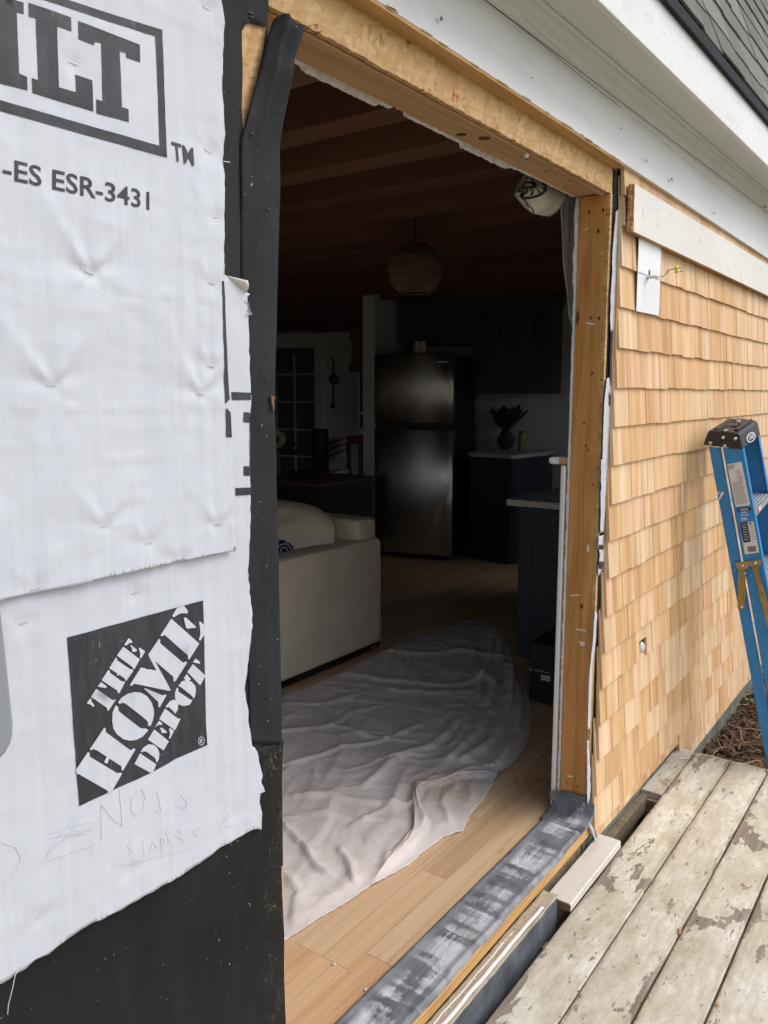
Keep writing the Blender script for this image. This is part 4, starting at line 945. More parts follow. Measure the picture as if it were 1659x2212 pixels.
sc = plain('brown_scuff', (.50, .38, .26), .8, .1, var=.3, sc=80, bump=0)
for pts in ([(1133, 520), (1138, 545), (1134, 565), (1142, 590)], [(1318, 735), (1330, 745), (1332, 770)], [(1505, 735), (1508, 755), (1504, 770)], [(1417, 800), (1420, 830)], [(905, 520), (920, 535)], [(840, 430), (842, 470)], [(735, 330), (742, 380), (748, 400)], [(760, 300), (775, 340)]):
    P_ = [at('H', a, b, 'y', -.0549) for a, b in pts]
    part('scuff', B().grid([[q + np.array([0, 0, 0]) for q in P_], [q + np.array([.006, 0, -.002]) for q in P_]]), sc, tb_)

# ================================================================== EAVE
ev = thing('eave', 'white painted frieze, moulding and fascia under the grey roof edge', 'eave', (3, -.1, 2.1))
sl = .024
def zz(x, z): return z + sl * (x - 1.76)
def run(profile, x0, x1, fix=()):
    a = [(x0, y, (z if i in fix else zz(x0, z))) for i, (y, z) in enumerate(profile)]; b_ = [(x1, y, (z if i in fix else zz(x1, z))) for i, (y, z) in enumerate(profile)]
    return B().loft(a, b_)
part('frieze_board', run([(-.040, 2.112), (-.0015, 2.112), (-.0015, 2.278), (-.022, 2.278)], -1, 9.5, (0, 1)), MT['frieze'], ev, bevel=.002)
part('raw_edge', run([(-.0385, 2.1055), (.0125, 2.1055), (.0125, 2.1115), (-.0385, 2.1115)], -1, 2.665, (0, 1, 2, 3)), MT['rim'], ev)
cx = [(-.0245, 2.276), (-.032, 2.278), (-.034, 2.286), (-.040, 2.292), (-.046, 2.306), (-.057, 2.318), (-.060, 2.326), (-.070, 2.328), (-.070, 2.345), (-.0225, 2.345)]
part('crown_moulding', run(cx, -1, 9.5), MT['frieze'], ev)
part('soffit', run([(-.186, 2.332), (-.071, 2.332), (-.071, 2.344), (-.186, 2.344)], -1, 9.5), MT['frieze'], ev)
part('fascia', run([(-.206, 2.300), (-.187, 2.300), (-.187, 2.468), (-.206, 2.468)], -1, 9.5), MT['fascia'], ev, bevel=.003)
part('drip_edge', run([(-.222, 2.445), (-.2075, 2.445), (-.2075, 2.482), (-.222, 2.482)], -1, 9.5), plain('dark_drip_edge', (.014, .018, .019), .75, .15, 0), ev, bevel=.003)
sp_ = lumber('wood_splinter', (.5, .38, .2), (.6, .47, .28), (.66, .54, .36), 'x', knots=False)
for i in range(26):       # torn splinters along the lower edge of the frieze
    x = sr.uniform(1.05, 2.6); L_ = sr.uniform(.01, .05); g = B(); g.obox((x, -.0415, 2.109 + sr.uniform(0, .004)), (L_, 0, .001), (0, .0015, 0), (.0, 0, sr.uniform(.001, .004))); part('splinter', g, sp_, ev)
# cracks and nail spots in the paint
ck = plain('crack_dirt', (.12, .10, .08), .9, .1, bump=0)  # dark dirt lying in the cracks and the joint
def crack(k, pts, y=-.0235, r=.0007):
    part('paint_crack', B().tube([at(k, a, b, 'y', y) for a, b in pts], r, 4), ck, ev)

crack('D', [(735, -5), (790, 38), (860, 90), (930, 145), (1000, 205), (1100, 285), (1183, 348)], -.0335, .0011)
crack('D', [(1215, 378), (1300, 440), (1360, 495), (1480, 590), (1560, 655)], -.036, .0007)
crack('D', [(870, 60), (960, 140), (1040, 215)], -.05, .0005)
for x, y, a, b_ in ((600, 60, 5, 9), (893, 252, 3, 3), (1183, 415, 2, 4), (1265, 520, 2, 5), (1347, 580, 3, 6), (1485, 690, 2, 4), (1650, 670, 5, 3)):
    part('paint_chip', B().prism([at('D', x + a * math.cos(t2) * (1 + .4 * math.sin(3 * t2)), y + b_ * math.sin(t2), 'y', -.0408) for t2 in np.linspace(0, 6.28, 9)[:-1]], (0, -.0006, 0)), MT['dirtywood'], ev)

# ================================================================== ROOF
PH = rad(70); RU = np.array([0, math.cos(PH), math.sin(PH)]); RN = np.array([0, -math.sin(PH), math.cos(PH)])
rf = thing('roof', 'steep grey asphalt shingle roof above the white fascia', 'roof', (4, 0, 2.48))
R0 = lambda x, t2, h=0: np.array([x, -.212, zz(x, 2.482)]) + RU * t2 + RN * h
g = B(); g.hexa([R0(-3, 0, -.03), R0(14, 0, -.03), R0(14, 0, -.004), R0(-3, 0, -.004), R0(-3, 1.5, -.03), R0(14, 1.5, -.03), R0(14, 1.5, -.004), R0(-3, 1.5, -.004)]); part('roof_deck', g, MT['roof'], rf)
g = B(); g.box(-3.4, 14.4, .02, 14.4, 2.62, 2.66); g.box(-3.4, 14.4, .29, 14.4, 3.85, 3.9); part('upper_roof', g, MT['roof'], rf)
rr_ = random.Random(9); cnt = 0; rest = B()
ROWS = 11; EX = .145
for r_ in range(ROWS):
    x = 1.2 + rr_.uniform(0, .3)
    while x < 9.5:
        wd = rr_.uniform(.22, .36); h = .010 + rr_.uniform(0, .004)
        drop = rr_.choice([0, 0, .012, .02]) + (-.02 if r_ == 0 else 0)
        t0 = r_ * EX - drop; b = B(); e = .003
        xs = [x, x + wd * .33, x + wd * .66, x + wd - .004]
        lo = [R0(q, t0 + rr_.uniform(-.003, .003), h) for q in xs]; lo2 = [p - RN * .0075 for p in lo]
        hi = [R0(q, t0 + .26, .002) for q in xs]; hi2 = [p - RN * .004 for p in hi]
        b.v = [tuple(p) for p in lo + lo2 + hi + hi2]
        b.f = [(i, i+1, i+9, i+8) for i in range(3)] + [(i+4, i+5, i+1, i) for i in range(3)] + [(i+12, i+13, i+5, i+4) for i in range(3)] + [(4, 0, 8, 12), (3, 7, 15, 11), (8, 9, 13, 12), (9, 10, 14, 13), (10, 11, 15, 14)]
        if cnt < 290 and x < 7.3: part('roof_shingle', b, MT['roof'], rf); cnt += 1
        else: rest.add(b.v, b.f)
        x += wd
part('far_roof_shingles', rest, MT['roof'], rf, stuff=True)

# ================================================================== SILL, RIM, DECK
rimt = thing('door_sill', 'raw yellow wooden rim under the grey flashing at the opening threshold', 'sill', (1.85, 0, -.2))
g = B(); g.box(.6, 2.66, -.0155, .126, -.172, -.1275); part('rim_board', g, MT['rim'], rimt, bevel=.002)
g = B(); g.box(.6, 2.66, .0, .126, -.62, -.174); part('rim_backing', g, MT['dirtywood'], rimt)
GR = [at('P', *p, 'z', FZ + .004)[0] for p in [(900, 380), (530, 800), (200, 985), (60, 1320), (650, 520)]]
GR += [2.40, 1.52, 1.44]
def flz(x, y):
    z = FZ + .006 + 0 * x
    for i, gx_ in enumerate(GR):
        q = (x - gx_ - .25 * (y - .05)) / .013
        z -= .0062 * np.exp(-q * q) * np.clip((.112 - y) / .03, 0, 1) * np.clip((y + .02) / .03, 0, 1)
        z += .0026 * np.tanh(((x - gx_) / .012)) * (1 if i % 2 else -1) * np.clip((.1 - y) / .03, 0, 1)
    z += .0022 * np.exp(-((y - .118) / .005) ** 2)
    z -= np.clip((-.008 - y) / .012, 0, 1) ** 1.5 * .012
    return z
xs = np.arange(.6, 2.642, .008); ys = np.concatenate([np.linspace(-.0205, -.006, 7), np.linspace(-.002, .127, 28)])
XX, YY = np.meshgrid(xs, ys, indexing='ij')
ZZ = flz(XX, YY) + .0010 * vnoise(XX, YY, 0, 26, 3).reshape(XX.shape)
YE = YY + np.where(YY < -.01, .003 * vnoise(XX, YY * 0, 4, 14, 3).reshape(XX.shape), 0)
sf = solo('sill_flashing', B().grid(np.stack([XX, YE, ZZ], -1)), MT['flash'], 'dark grey flashing tape with white chalky streaks along the threshold', 'flashing tape', smooth=True, thick=.0012)
# turned-up end against the stud
rows_ = []
for y in np.linspace(-.030, .135, 26):
    wob = .004 * noise.noise(Vector((y * 40, 1, 0))); curl = -.012 * max(0, (-.012 - y) / .02) if y < -.012 else 0
    ctop = .006 * math.sin((y + .03) * 24) - .010 * (y < -.02)
    path = [(2.545, FZ + .0085), (2.585, FZ + .0092), (2.612, FZ + .012), (2.628, FZ + .022), (2.636, FZ + .036), (2.6395, FZ + .055), (2.6385, FZ + .072 + ctop), (2.634 - .004 * (y > .12), FZ + .083 + ctop)]
    rows_.append([(px + wob * min(1, i / 4) - (.020 if y > .125 and i > 4 else 0) * 1.0, y - (.006 if i in (3, 4) and y > .12 else 0), pz) for i, (px, pz) in enumerate(path)])
solo('flashing_corner', B().grid(rows_), MT['flash'], 'curled grey flashing corner turned up at the foot of the jamb', 'flashing tape', smooth=True, thick=.0016)

# dirty old ledge board outside the rim
lg = thing('ledger_board', 'old dirt crusted ledger board with grey face beside the deck gap', 'ledger', (1.7, -.04, -.5))
xs = np.linspace(.5, 2.245, 90); ys = np.linspace(-.068, -.0165, 9)
g = B().grid([[(x, y + (.002 * noise.noise(Vector((x * 20, 0, 0))) if j == 0 else 0), -.176 + .004 * noise.noise(Vector((x * 16, y * 60, 2))) + .003 * noise.noise(Vector((x * 60, y * 90, 4)))) for j, y in enumerate(ys)] for x in xs]); part('crusted_top', g, MT['crust'], lg, smooth=True, thick=.003)
g = B(); g.box(.5, 2.245, -.066, -.017, -.46, -.182); part('grey_face', g, MT['ledger'], lg, bevel=.003)
rows_ = [[(x, -.058 + .003 * noise.noise(Vector((x * 12, 0, 3))) + dy, -.1725 + .0015 * noise.noise(Vector((x * 40, dy * 90, 3)))) for dy in (0, .006, .011)] for x in np.linspace(.9, 2.16, 70)]
part('white_paint_line', B().grid(rows_), MT['white'], lg, smooth=True, thick=.004)
rows_ = [[(x, -.034 + .004 * noise.noise(Vector((x * 9, 0, 8))) + dy, -.1735 + .0015 * noise.noise(Vector((x * 40, dy * 90, 9)))) for dy in (0, .003)] for x in np.linspace(1.3, 2.0, 40)]
part('white_paint_line', B().grid(rows_), MT['white'], lg, smooth=True, thick=.003)
for i in range(60):
    x = sr.uniform(1.4, 2.25); y = sr.uniform(-.05, -.02); s_ = sr.uniform(.001, .0028); part('crumb', B().ball((x, y, -.173), (s_, s_, s_ * .6), 6, 4), MT['twig'] if i % 3 else MT['white'], lg)

dk = thing('deck', 'weathered deck with peeling whitish painted boards running along the wall', 'deck', (2.6, -.6, -.3))
EDG = [-.092, -.250, -.407, -.5645, -.722, -.880, -1.04, -1.2, -1.36, -1.52]
def deckboard(y0, y1, x0, x1, z=DZ, th=.027):
    g = B(); n = 60; rd = .004; ru = sr.uniform(0, 50)
    rows_ = []
    prof = [(y1, -th), (y1, -rd), (y1 - rd, 0), (y1 - .04, .0006), ((y0 + y1) / 2, .0008), (y0 + .04, .0006), (y0 + rd, 0), (y0, -rd), (y0, -th)]
    for i in range(n + 1):
        x = x0 + (x1 - x0) * i / n
        rows_.append([(x, y + .0018 * noise.noise(Vector((x * 5 + ru, y * 3, 0))) * (1 if j in (1, 2, 6, 7) else 0), z + dz + .0012 * noise.noise(Vector((x * 2.2 + ru, 0, 1))) - (.0022 * max(0, noise.noise(Vector((x * 9 + ru, y * 10, 0)))) if j in (1, 2, 6, 7) else 0)) for j, (y, dz) in enumerate(prof)])
    g.grid(rows_)
    for r in (rows_[0], rows_[-1]): g.add(r, [tuple(range(len(r)))])
    return g
for i in range(len(EDG) - 1):
    gp = (.0035, .0045, .006, .0055)[i % 4]
    part('deck_board', deckboard(EDG[i+1] + gp, EDG[i], -.5, 3.735 + (.02 if i % 2 else 0) * sr.uniform(-.3, .6), DZ + sr.uniform(-.0012, .0012)), MT['deck'], dk, smooth=False, bevel=0)
part('deck_board', deckboard(-.088, -.004, 3.245, 3.70, DZ - .001), MT['deck'], dk, label='short leftover board end against the shingle wall')
g = B(); g.box(3.712, 3.765, -1.6, .0, DZ - .045, DZ - .006); part('end_trim', g, MT['deck'], dk, bevel=.003)
for x in (.95, 1.55, 2.14, 2.72, 3.24, 3.69):
    g = B(); g.box(x - .018, x + .018, -1.55, -.0705 if x < 2.3 else -.006, DZ - .17, DZ - .0285); part('joist', g, MT['dirtywood'], dk, bevel=.003)
g = B(); g.box(2.26, 3.72, -.036, -.006, -.33, -.262); part('wall_ledger', g, MT['dirtywood'], dk, bevel=.003)
for k, x, y in (('I', 590, 1500), ('I', 470, 1700), ('I', 720, 1290)): pass
for i in range(44):       # screw heads
    pass
# raised short board at the threshold
g = deckboard(-.104, -.020, 2.262, 2.715, -.200, .026)
lb_ = solo('loose_board', g, MT['oldboard'], 'short white painted board lying loose between the sill and the deck', 'board')
g = B(); g.box(2.2585, 2.2615, -.1035, -.0205, -.2255, -.2025); part('end_grain', g, MT['tabletop'], lb_)
# black cable in the gap
solo('black_cable', B().tube([(2.79, -.004, -.30), (2.80, -.04, -.292), (2.82, -.09, -.30), (2.85, -.16, -.33)], .008, 10), MT['black'], 'black cable crossing the open gap beside the deck boards', 'cable', smooth=True)
g = B(); rq = random.Random(12)
for i in range(260):
    x = rq.uniform(1.6, 3.7); y = rq.choice([rq.uniform(-.9, -.1), rq.choice(EDG[1:5]) + rq.gauss(0, .012)]); s_ = rq.uniform(.0012, .004); a = rq.uniform(0, 3.1)
    g.obox((x, y, DZ + .0005), (s_ * math.cos(a), s_ * math.sin(a), 0), (-s_ * .5 * math.sin(a), s_ * .5 * math.cos(a), 0), (0, 0, s_ * .4))
part('deck_grit', g, MT['bark'], stuff=True)
# wood shavings on the deck
for i, (k, x, y, L_, a) in enumerate((('I', 560, 1280, .07, .9), ('I', 575, 1265, .05, 1.2), ('I', 850, 1670, .022, .2), ('I', 870, 1676, .018, 2.), ('I', 752, 2140, .016, .5), ('I', 790, 1190, .03, .1), ('I', 820, 1500, .02, 1.3), ('I', 630, 1175, .05, 2.2), ('I', 555, 1180, .06, 2.6), ('I', 600, 1860, .03, .2))):
    p = at(k, x, y, 'z', DZ + .004); g = B(); g.obox(p, (L_ * math.cos(a), L_ * math.sin(a), .002), (-.005 * math.sin(a), .005 * math.cos(a), .001), (0, 0, .0015))
    solo('wood_chip', g, MT['rim'], ('long thin', 'slim', 'flat pale', 'stubby', 'tiny', 'narrow', 'small dark', 'long', 'thin straight', 'little')[i] + ' wood splinter on the deck ' + ('near the foot of the shingles', 'beside the longer splinter near the wall', 'right of the peeled patches', 'touching a flat pale chip', 'near the bottom edge of the view', 'at the far deck edge', 'by the second board gap', 'on the far loose board end', 'lying along the far board end', 'on the second board')[i], 'wood chip', 'wood splinters on the deck')

# ================================================================== INSIDE THE ROOM
# ---- drop cloth
CZ = FZ + .004
out = [('G', 80, 648), ('G', 220, 600), ('G', 350, 545), ('G', 540, 445), ('G', 700, 382), ('G', 850, 325), ('G', 980, 287), ('G', 1060, 298), ('G', 1130, 328), ('G', 1165, 400), ('G', 1178, 450), ('G', 1215, 520), ('G', 1245, 600), ('G', 1268, 680), ('G', 1276, 760), ('G', 1266, 830), ('G', 1240, 900), ('G', 1208, 945), ('G', 1160, 990), ('G', 1120, 1008), ('G', 1102, 1040), ('G', 1085, 1080), ('G', 1040, 1150), ('G', 998, 1195), ('G', 972, 1240), ('G', 948, 1290), ('G', 860, 1320), ('G', 780, 1380), ('G', 690, 1455), ('G', 600, 1505), ('G', 508, 1558), ('G', 400, 1630), ('G', 300, 1690), ('G', 200, 1752), ('G', 98, 1818)]
co = [tuple(at(k, x, y, 'z', CZ)[:2]) for k, x, y in out]
co = co + [(1.2, .47), (.5, .44), (.45, 1.66)]
RID = [([(150,1130),(320,1135),(500,1170),(700,1185)], .016, .016), ([(90,985),(200,960),(380,905),(560,870),(740,800)], .015, .014), ([(500,1080),(640,960),(800,900),(960,760),(1010,660)], .022, .022),
       ([(900,960),(1000,850),(1080,720),(1110,600),(1060,570)], .030, .026), ([(960,975),(1100,860),(1180,700),(1190,520)], .032, .022), ([(1130,980),(1220,830),(1235,680),(1190,500)], .026, .018),
       ([(100,1290),(190,1380),(220,1450),(300,1510)], .020, .014), ([(360,1400),(400,1470),(425,1550)], .018, .012), ([(380,545),(560,580),(900,610),(1080,560)], .018, .03), ([(620,630),(850,640),(1000,640)], .014, .03),
       ([(560,440),(760,455),(940,440),(1130,470)], .016, .04), ([(80,830),(330,790),(480,840),(700,880)], .012, .016), ([(430,1010),(600,960),(760,940)], .010, .012), ([(100,700),(300,690),(480,640)], .012, .02),
       ([(1040,560),(1030,640),(900,900)], .020, .018), ([(200,1210),(360,1230),(640,1260)], .010, .014), ([(640,1090),(600,1180),(420,1270)], .010, .016), ([(330,790),(420,730),(560,700)], .010, .016), ([(520,1560),(600,1420),(690,1390)], .010, .010), ([(90,1500),(160,1600),(130,1720)], .012, .014), ([(860,1110),(850,1180),(880,1260)], .010, .012)]
RIDW = [([tuple(at('G', x, y, 'z', CZ)[:2]) for x, y in l], h, w_) for l, h, w_ in RID]
HEM = [tuple(at('G', x, y, 'z', CZ)[:2]) for x, y in [(1110,1015),(1000,1035),(920,1048),(850,1078),(780,1095),(738,1100),(722,1160),(740,1220),(775,1255),(760,1300),(715,1340),(690,1385),(640,1430),(560,1500),(500,1560)]]
HEM2 = [tuple(at('G', x, y, 'z', CZ)[:2]) for x, y in [(1090,990),(980,1005),(880,1030),(790,1065),(725,1075),(700,1160),(718,1240),(725,1290),(680,1350),(630,1410)]]
def hcloth(X, Y):
    wx = X + .05 * vnoise(X, Y, 2, 2.2, 3); wy = Y + .05 * vnoise(X, Y, 6, 2.2, 3)
    ang = rad(22); a = wx * math.cos(ang) + wy * math.sin(ang); b_ = -wx * math.sin(ang) + wy * math.cos(ang)
    def rg(n, k, p): return (1 - np.abs(n) * k).clip(0, 1) ** p
    h = .009 * rg(vnoise(a * .32, b_ * 1.7, 1, 3.6, 2), 3.0, 1.2)
    h += .006 * rg(vnoise(a * 1.5, b_ * .5, 9, 3.6, 2), 4.0, 1.2)
    h += .0035 * rg(vnoise(a * .35, b_ * 1.8, 17, 9, 1), 4.5, 1.1) * np.clip(.4 + 2 * vnoise(X, Y, 31, 3, 1), 0, 1)
    h += .0026 * rg(vnoise(a * .6, b_ * 2.0, 41, 17, 1), 4.5, 1.0) * np.clip(.3 + 2 * vnoise(X, Y, 43, 4, 1), 0, 1)
    h += .0028 * rg(vnoise(a * 1.3, b_ * .9, 23, 8, 1), 5, 1.1) * np.clip(.3 + 2 * vnoise(X, Y, 37, 3, 1), 0, 1)
    h += .006 * (vnoise(X, Y, 4, 2.2, 2) + .3)
    jx = X + .010 * vnoise(X, Y, 21, 9, 2); jy = Y + .010 * vnoise(X, Y, 27, 9, 2)
    for l, hh, w_ in RIDW:
        d, s = pdist(jx, jy, l); h += hh * np.exp(-(d / (w_ * np.where(s > 0, .6, 1.5))) ** 1.3)
    d, s = pdist(jx, jy, HEM); h += .013 * np.where(d < .05, (1 + s) / 2, 0) * np.exp(-(d / .04) ** 2) * 0 + .016 * np.exp(-(d / .011) ** 2)
    d, s = pdist(jx, jy, HEM2); h += .014 * np.exp(-(d / .010) ** 2)
    de, _ = pdist(X, Y, co + co[:1]); h = h * np.clip(de / .05, .22, 1)
    return np.maximum(h, 0) * .85
g = sheet(co, lambda X, Y: np.stack([X, Y, CZ + hcloth(X, Y)], -1), .0102, .0012)
dcl = solo('drop_cloth', g, MT['cloth'], 'rumpled taupe canvas drop cloth spread over the plank floor', 'drop cloth', smooth=True, thick=.0016)
def along(line, n):
    L_ = np.array(line); d = np.concatenate([[0], np.cumsum(np.hypot(*np.diff(L_, axis=0).T))]); t2 = np.linspace(0, d[-1], n)
    return np.stack([np.interp(t2, d, L_[:, 0]), np.interp(t2, d, L_[:, 1])], -1)
ha, hb = along(HEM, 90), along(HEM2, 90); rows_ = []
for i in range(90):
    row = []
    for t2, z in ((-.04, .001), (0, .014), (.12, .021), (.35, .019), (.65, .018), (.92, .018), (1.0, .010), (1.06, .0)):
        q = ha[i] * (1 - t2) + hb[i] * t2; e = min(1, i / 8, (89 - i) / 8)
        row.append((q[0], q[1], CZ + hcloth(np.array([q[0]]), np.array([q[1]]))[0] * .5 + z * e * (1 + .35 * noise.noise(Vector((i * .16, t2 * 2, 0)))) + .0005))
    rows_.append(row)
part('hem_fold', B().grid(rows_), MT['cloth'], dcl, smooth=True)
for i, (x, y) in enumerate(((1085, 975), (918, 1085), (150, 1495), (615, 828), (485, 2048), (335, 1925))):
    p = at('G', x, y, 'z', CZ + (.03 if i < 4 else 0)); s_ = (.009, .005, .003, .0035, .004, .004)[i]
    solo('debris_scrap', B().ball(p, (s_, s_ * .8, s_ * .7), 7, 5), MT['white'] if i != 3 else MT['bark'], ('largest white scrap at the right fold of the drop cloth', 'white crumb beside the sawdust on the drop cloth', 'tiny white crumb on the near left of the drop cloth', 'brown flake in the middle of the drop cloth', 'white crumb on the floor beside the grey flashing', 'white crumb on a floor joint left of the flashing')[i], 'debris', 'scraps on the floor and cloth')

def pillow(c, u, v_, w_, n=16, pw=2.6, seed=0, wr=.0):
    """soft cushion: c centre, half-size vectors u, v and half thickness vector w"""
    c, u, v_, w_ = map(lambda q: np.array(q, float), (c, u, v_, w_)); b = B()
    for sg in (1, -1):
        rows_ = []
        for i in range(n + 1):
            a = -1 + 2 * i / n; row = []
            for j in range(n + 1):
                d = -1 + 2 * j / n
                t2 = max(0, (1 - abs(a) ** pw)) ** .5 * max(0, (1 - abs(d) ** pw)) ** .5
                pull = 1 - .06 * (abs(a * d)) ** 2 - .035 * (1 - abs(a)**2) * abs(d) ** 4 - .035 * (1 - abs(d)**2) * abs(a) ** 4
                nn = wr * noise.noise(Vector((a * 3 + seed, d * 3, sg))) + wr * .6 * noise.noise(Vector((a * 8 + seed, d * 8, sg)))
                ra, rd = a * math.sqrt(1 - .34 * d ** 4), d * math.sqrt(1 - .34 * a ** 4)
                row.append(c + u * ra * pull + v_ * rd * pull + w_ * sg * (t2 * (1 + nn)))
            rows_.append(row if sg > 0 else row[::-1])
        b.grid(rows_)
    return b

# ---- sofa
SY = 1.765
so = thing('sofa', 'cream upholstered sofa with its arm side facing the opening', 'sofa', (3.35, 2.7, FZ))
def rbox(x0, x1, y0, y1, z0, z1, r, name, par, seg=4, mat='sofa'):
    g = B(); g.box(x0, x1, y0, y1, z0, z1); o = part(name, g, MT[mat], par, smooth=True); md = o.modifiers.new('b', 'BEVEL'); md.width = r; md.segments = seg; md.limit_method = 'NONE'; return o
rbox(2.86, 3.835, SY, SY + .17, -.085, .557, .030, 'arm', so); rbox(2.86, 3.835, 3.75, 3.92, -.085, .557, .03, 'arm', so)
rbox(3.655, 3.834, SY + .03, 3.9, .0, .672, .03, 'back_frame', so); rbox(2.88, 3.66, SY + .172, 3.748, -.08, .20, .02, 'seat_base', so)
for y0 in (1.945, 2.85): rbox(2.86, 3.64, y0, y0 + .895, .205, .36, .045, 'seat_cushion', so)
for i, y0 in enumerate((2.31, 3.25)):
    part('back_cushion', pillow((3.50, y0 + .01, .545), (0, .47, .01), (.085, 0, .225), (.165, 0, -.05), 26, 2.5, i * 5, .12), MT['sofa'], so, smooth=True)
for pth in ([(2.872, SY + .004, -.07), (2.872, SY + .004, .53), (2.90, SY + .007, .549), (3.80, SY + .007, .549), (3.826, SY + .006, .53), (3.829, SY + .004, -.07)], [(3.66, SY + .035, .664), (3.83, SY + .035, .664)]):
    part('piping', B().tube(pth, .0038, 6), MT['sofa'], so, smooth=True)
g = B(); g.box(2.87, 3.83, SY + .01, 3.91, FZ + .004, -.086); part('plinth', g, MT['black'], so)
for x, y in ((2.95, SY + .06), (3.775, SY + .03), (2.95, 3.85), (3.77, 3.85)):
    g = B(); g.box(x - .03, x + .03, y - .024, y + .03, FZ, -.09); part('foot', g, MT['tabletop'], so, bevel=.004)
pl_ = thing('patterned_pillow', 'small navy pillow with white swirl pattern on the cream sofa', 'pillow', (3.33, 2.32, .36))
pc0 = np.array((3.33, 2.20, .415)); pu = np.array((0, .215, -.055)); pv = np.array((.10, .05, .19)); pw_ = np.array((.055, 0, -.03))
part('cover', pillow(pc0, pu, pv, pw_, 14, 2.6, 3, .06), MT['lblnavy'], pl_, smooth=True)
def onpil(a, d): 
    t2 = max(0, 1 - abs(a) ** 2.6) ** .5 * max(0, 1 - abs(d) ** 2.6) ** .5
    return pc0 + pu * a * .96 + pv * d * .96 - pw_ * (t2 * 1.03 + .03)
for cx_ in (-.75, -.25, .25, .75):
    for cy_ in (-.75, -.25, .25, .75):
        for r_ in (.2, .1):
            part('swirl', B().tube([onpil(cx_ + r_ * math.cos(t2) * (1 + .25 * math.sin(2*t2)), cy_ + r_ * math.sin(t2)) for t2 in np.linspace(0, 6.28, 13)], .0035, 5), MT['lbl'], pl_)

# ---- desk behind the sofa, with what stands on it
ct = thing('desk', 'dark desk with a wooden top behind the cream sofa', 'desk', (5.55, 3.8, FZ))
g = B(); g.box(5.137, 5.96, 3.345, 4.35, .622, .65); part('desk_top', g, MT['tabletop'], ct, bevel=.003)
g = B(); g.box(5.16, 5.94, 3.37, 4.33, FZ, .62); part('desk_base', g, MT['navy'], ct, bevel=.003)
for i in range(2): 
    g = B(); g.box(5.20 + i * .37, 5.54 + i * .37, 3.358, 3.369, -.05, .59); part('drawer_front', g, MT['navy'], ct, bevel=.003)
p = at('R', 430, 1348, 'z', .651); pt_ = onp('R', 430, 975, p, FWD * np.array([1, 1, 0])); rr0 = np.linalg.norm(onp('R', 508, 1300, p, FWD * np.array([1, 1, 0])) - onp('R', 350, 1300, p, FWD * np.array([1, 1, 0]))) / 2
hsp = pt_[2] - .651
spk = thing('speaker', 'black cylindrical speaker standing on the wooden desk top', 'speaker', p)
part('body', B().lathe((p[0], p[1], .651), [(rr0 * .94, 0), (rr0, .008), (rr0, hsp - .012), (rr0 * .93, hsp)], 28), MT['black'], spk, smooth=True)
part('top_panel', B().lathe((p[0], p[1], .651 + hsp), [(rr0 * .8, 0), (rr0 * .78, .004)], 28), MT['navy'], spk)
p = at('R', 300, 1362, 'z', .651); g = B(); g.obox(p - np.array([.10, .05, 0]), (.2, -.03, 0), (.03, .14, 0), (0, 0, .012)); g.obox(p - np.array([.09, .03, -.013]), (.19, .02, 0), (-.01, .12, 0), (0, 0, .006))
solo('magazine_pile', g, MT['black'], 'two dark magazines lying flat on the desk before the speaker', 'magazines')
p = at('R', 40, 1395, 'z', .651); fc = onp('R', 36, 1066, p, FWD * np.array([1, 1, 0]))
flw = thing('flower_vase', 'glass vase holding a big pale daisy at the left end of the desk', 'flower', p)
part('vase', B().lathe((p[0], p[1], .651), [(.035, 0), (.045, .03), (.04, .13), (.03, .19), (.036, .22)], 20), MT['glass'], flw, smooth=True)
part('stem', B().tube([(p[0], p[1], .66), (p[0], p[1] - .005, .82), tuple(fc + np.array([.01, .01, 0]))], .004, 8), MT['leaf'], flw)
fr_ = float(np.linalg.norm(onp('R', 130, 1066, p, FWD * np.array([1, 1, 0])) - fc))
part('flower_centre', B().ball(fc - FWD * .01, fr_ * .33, 12, 8), MT['bark'], flw, smooth=True)
for i in range(22):
    a = i * 2 * math.pi / 22; d = RGT * math.cos(a) + np.array([0, 0, 1]) * math.sin(a); tn = RGT * -math.sin(a) + np.array([0, 0, 1]) * math.cos(a)
    part('petal', B().grid([[fc + d * fr_ * s + tn * w_ * sg * fr_ - FWD * (.012 * math.sin(2 * s) + .003 * (i % 3)) for sg in (-1, 0, 1)] for s, w_ in ((.28, .05), (.6, .12), (.85, .1), (1.0 - .06 * (i % 2), .02))]), MT['petal'], flw, smooth=True, thick=.0008)
for i in range(7):
    a = .3 + i * .5; d = RGT * (.3 + .5 * math.cos(a)) + np.array([0, 0, .55 * math.sin(a) - .1]); q0 = np.array([p[0], p[1], .86])
    part('leaf', B().grid([[q0 + d * .3 * s + np.array([0, .02 * sg, .03 * sg]) * w_ for sg in (-1, 0, 1)] for s, w_ in ((.2, .3), (.6, 1), (1, .1))]), MT['leaf'], flw, smooth=True, thick=.0008)

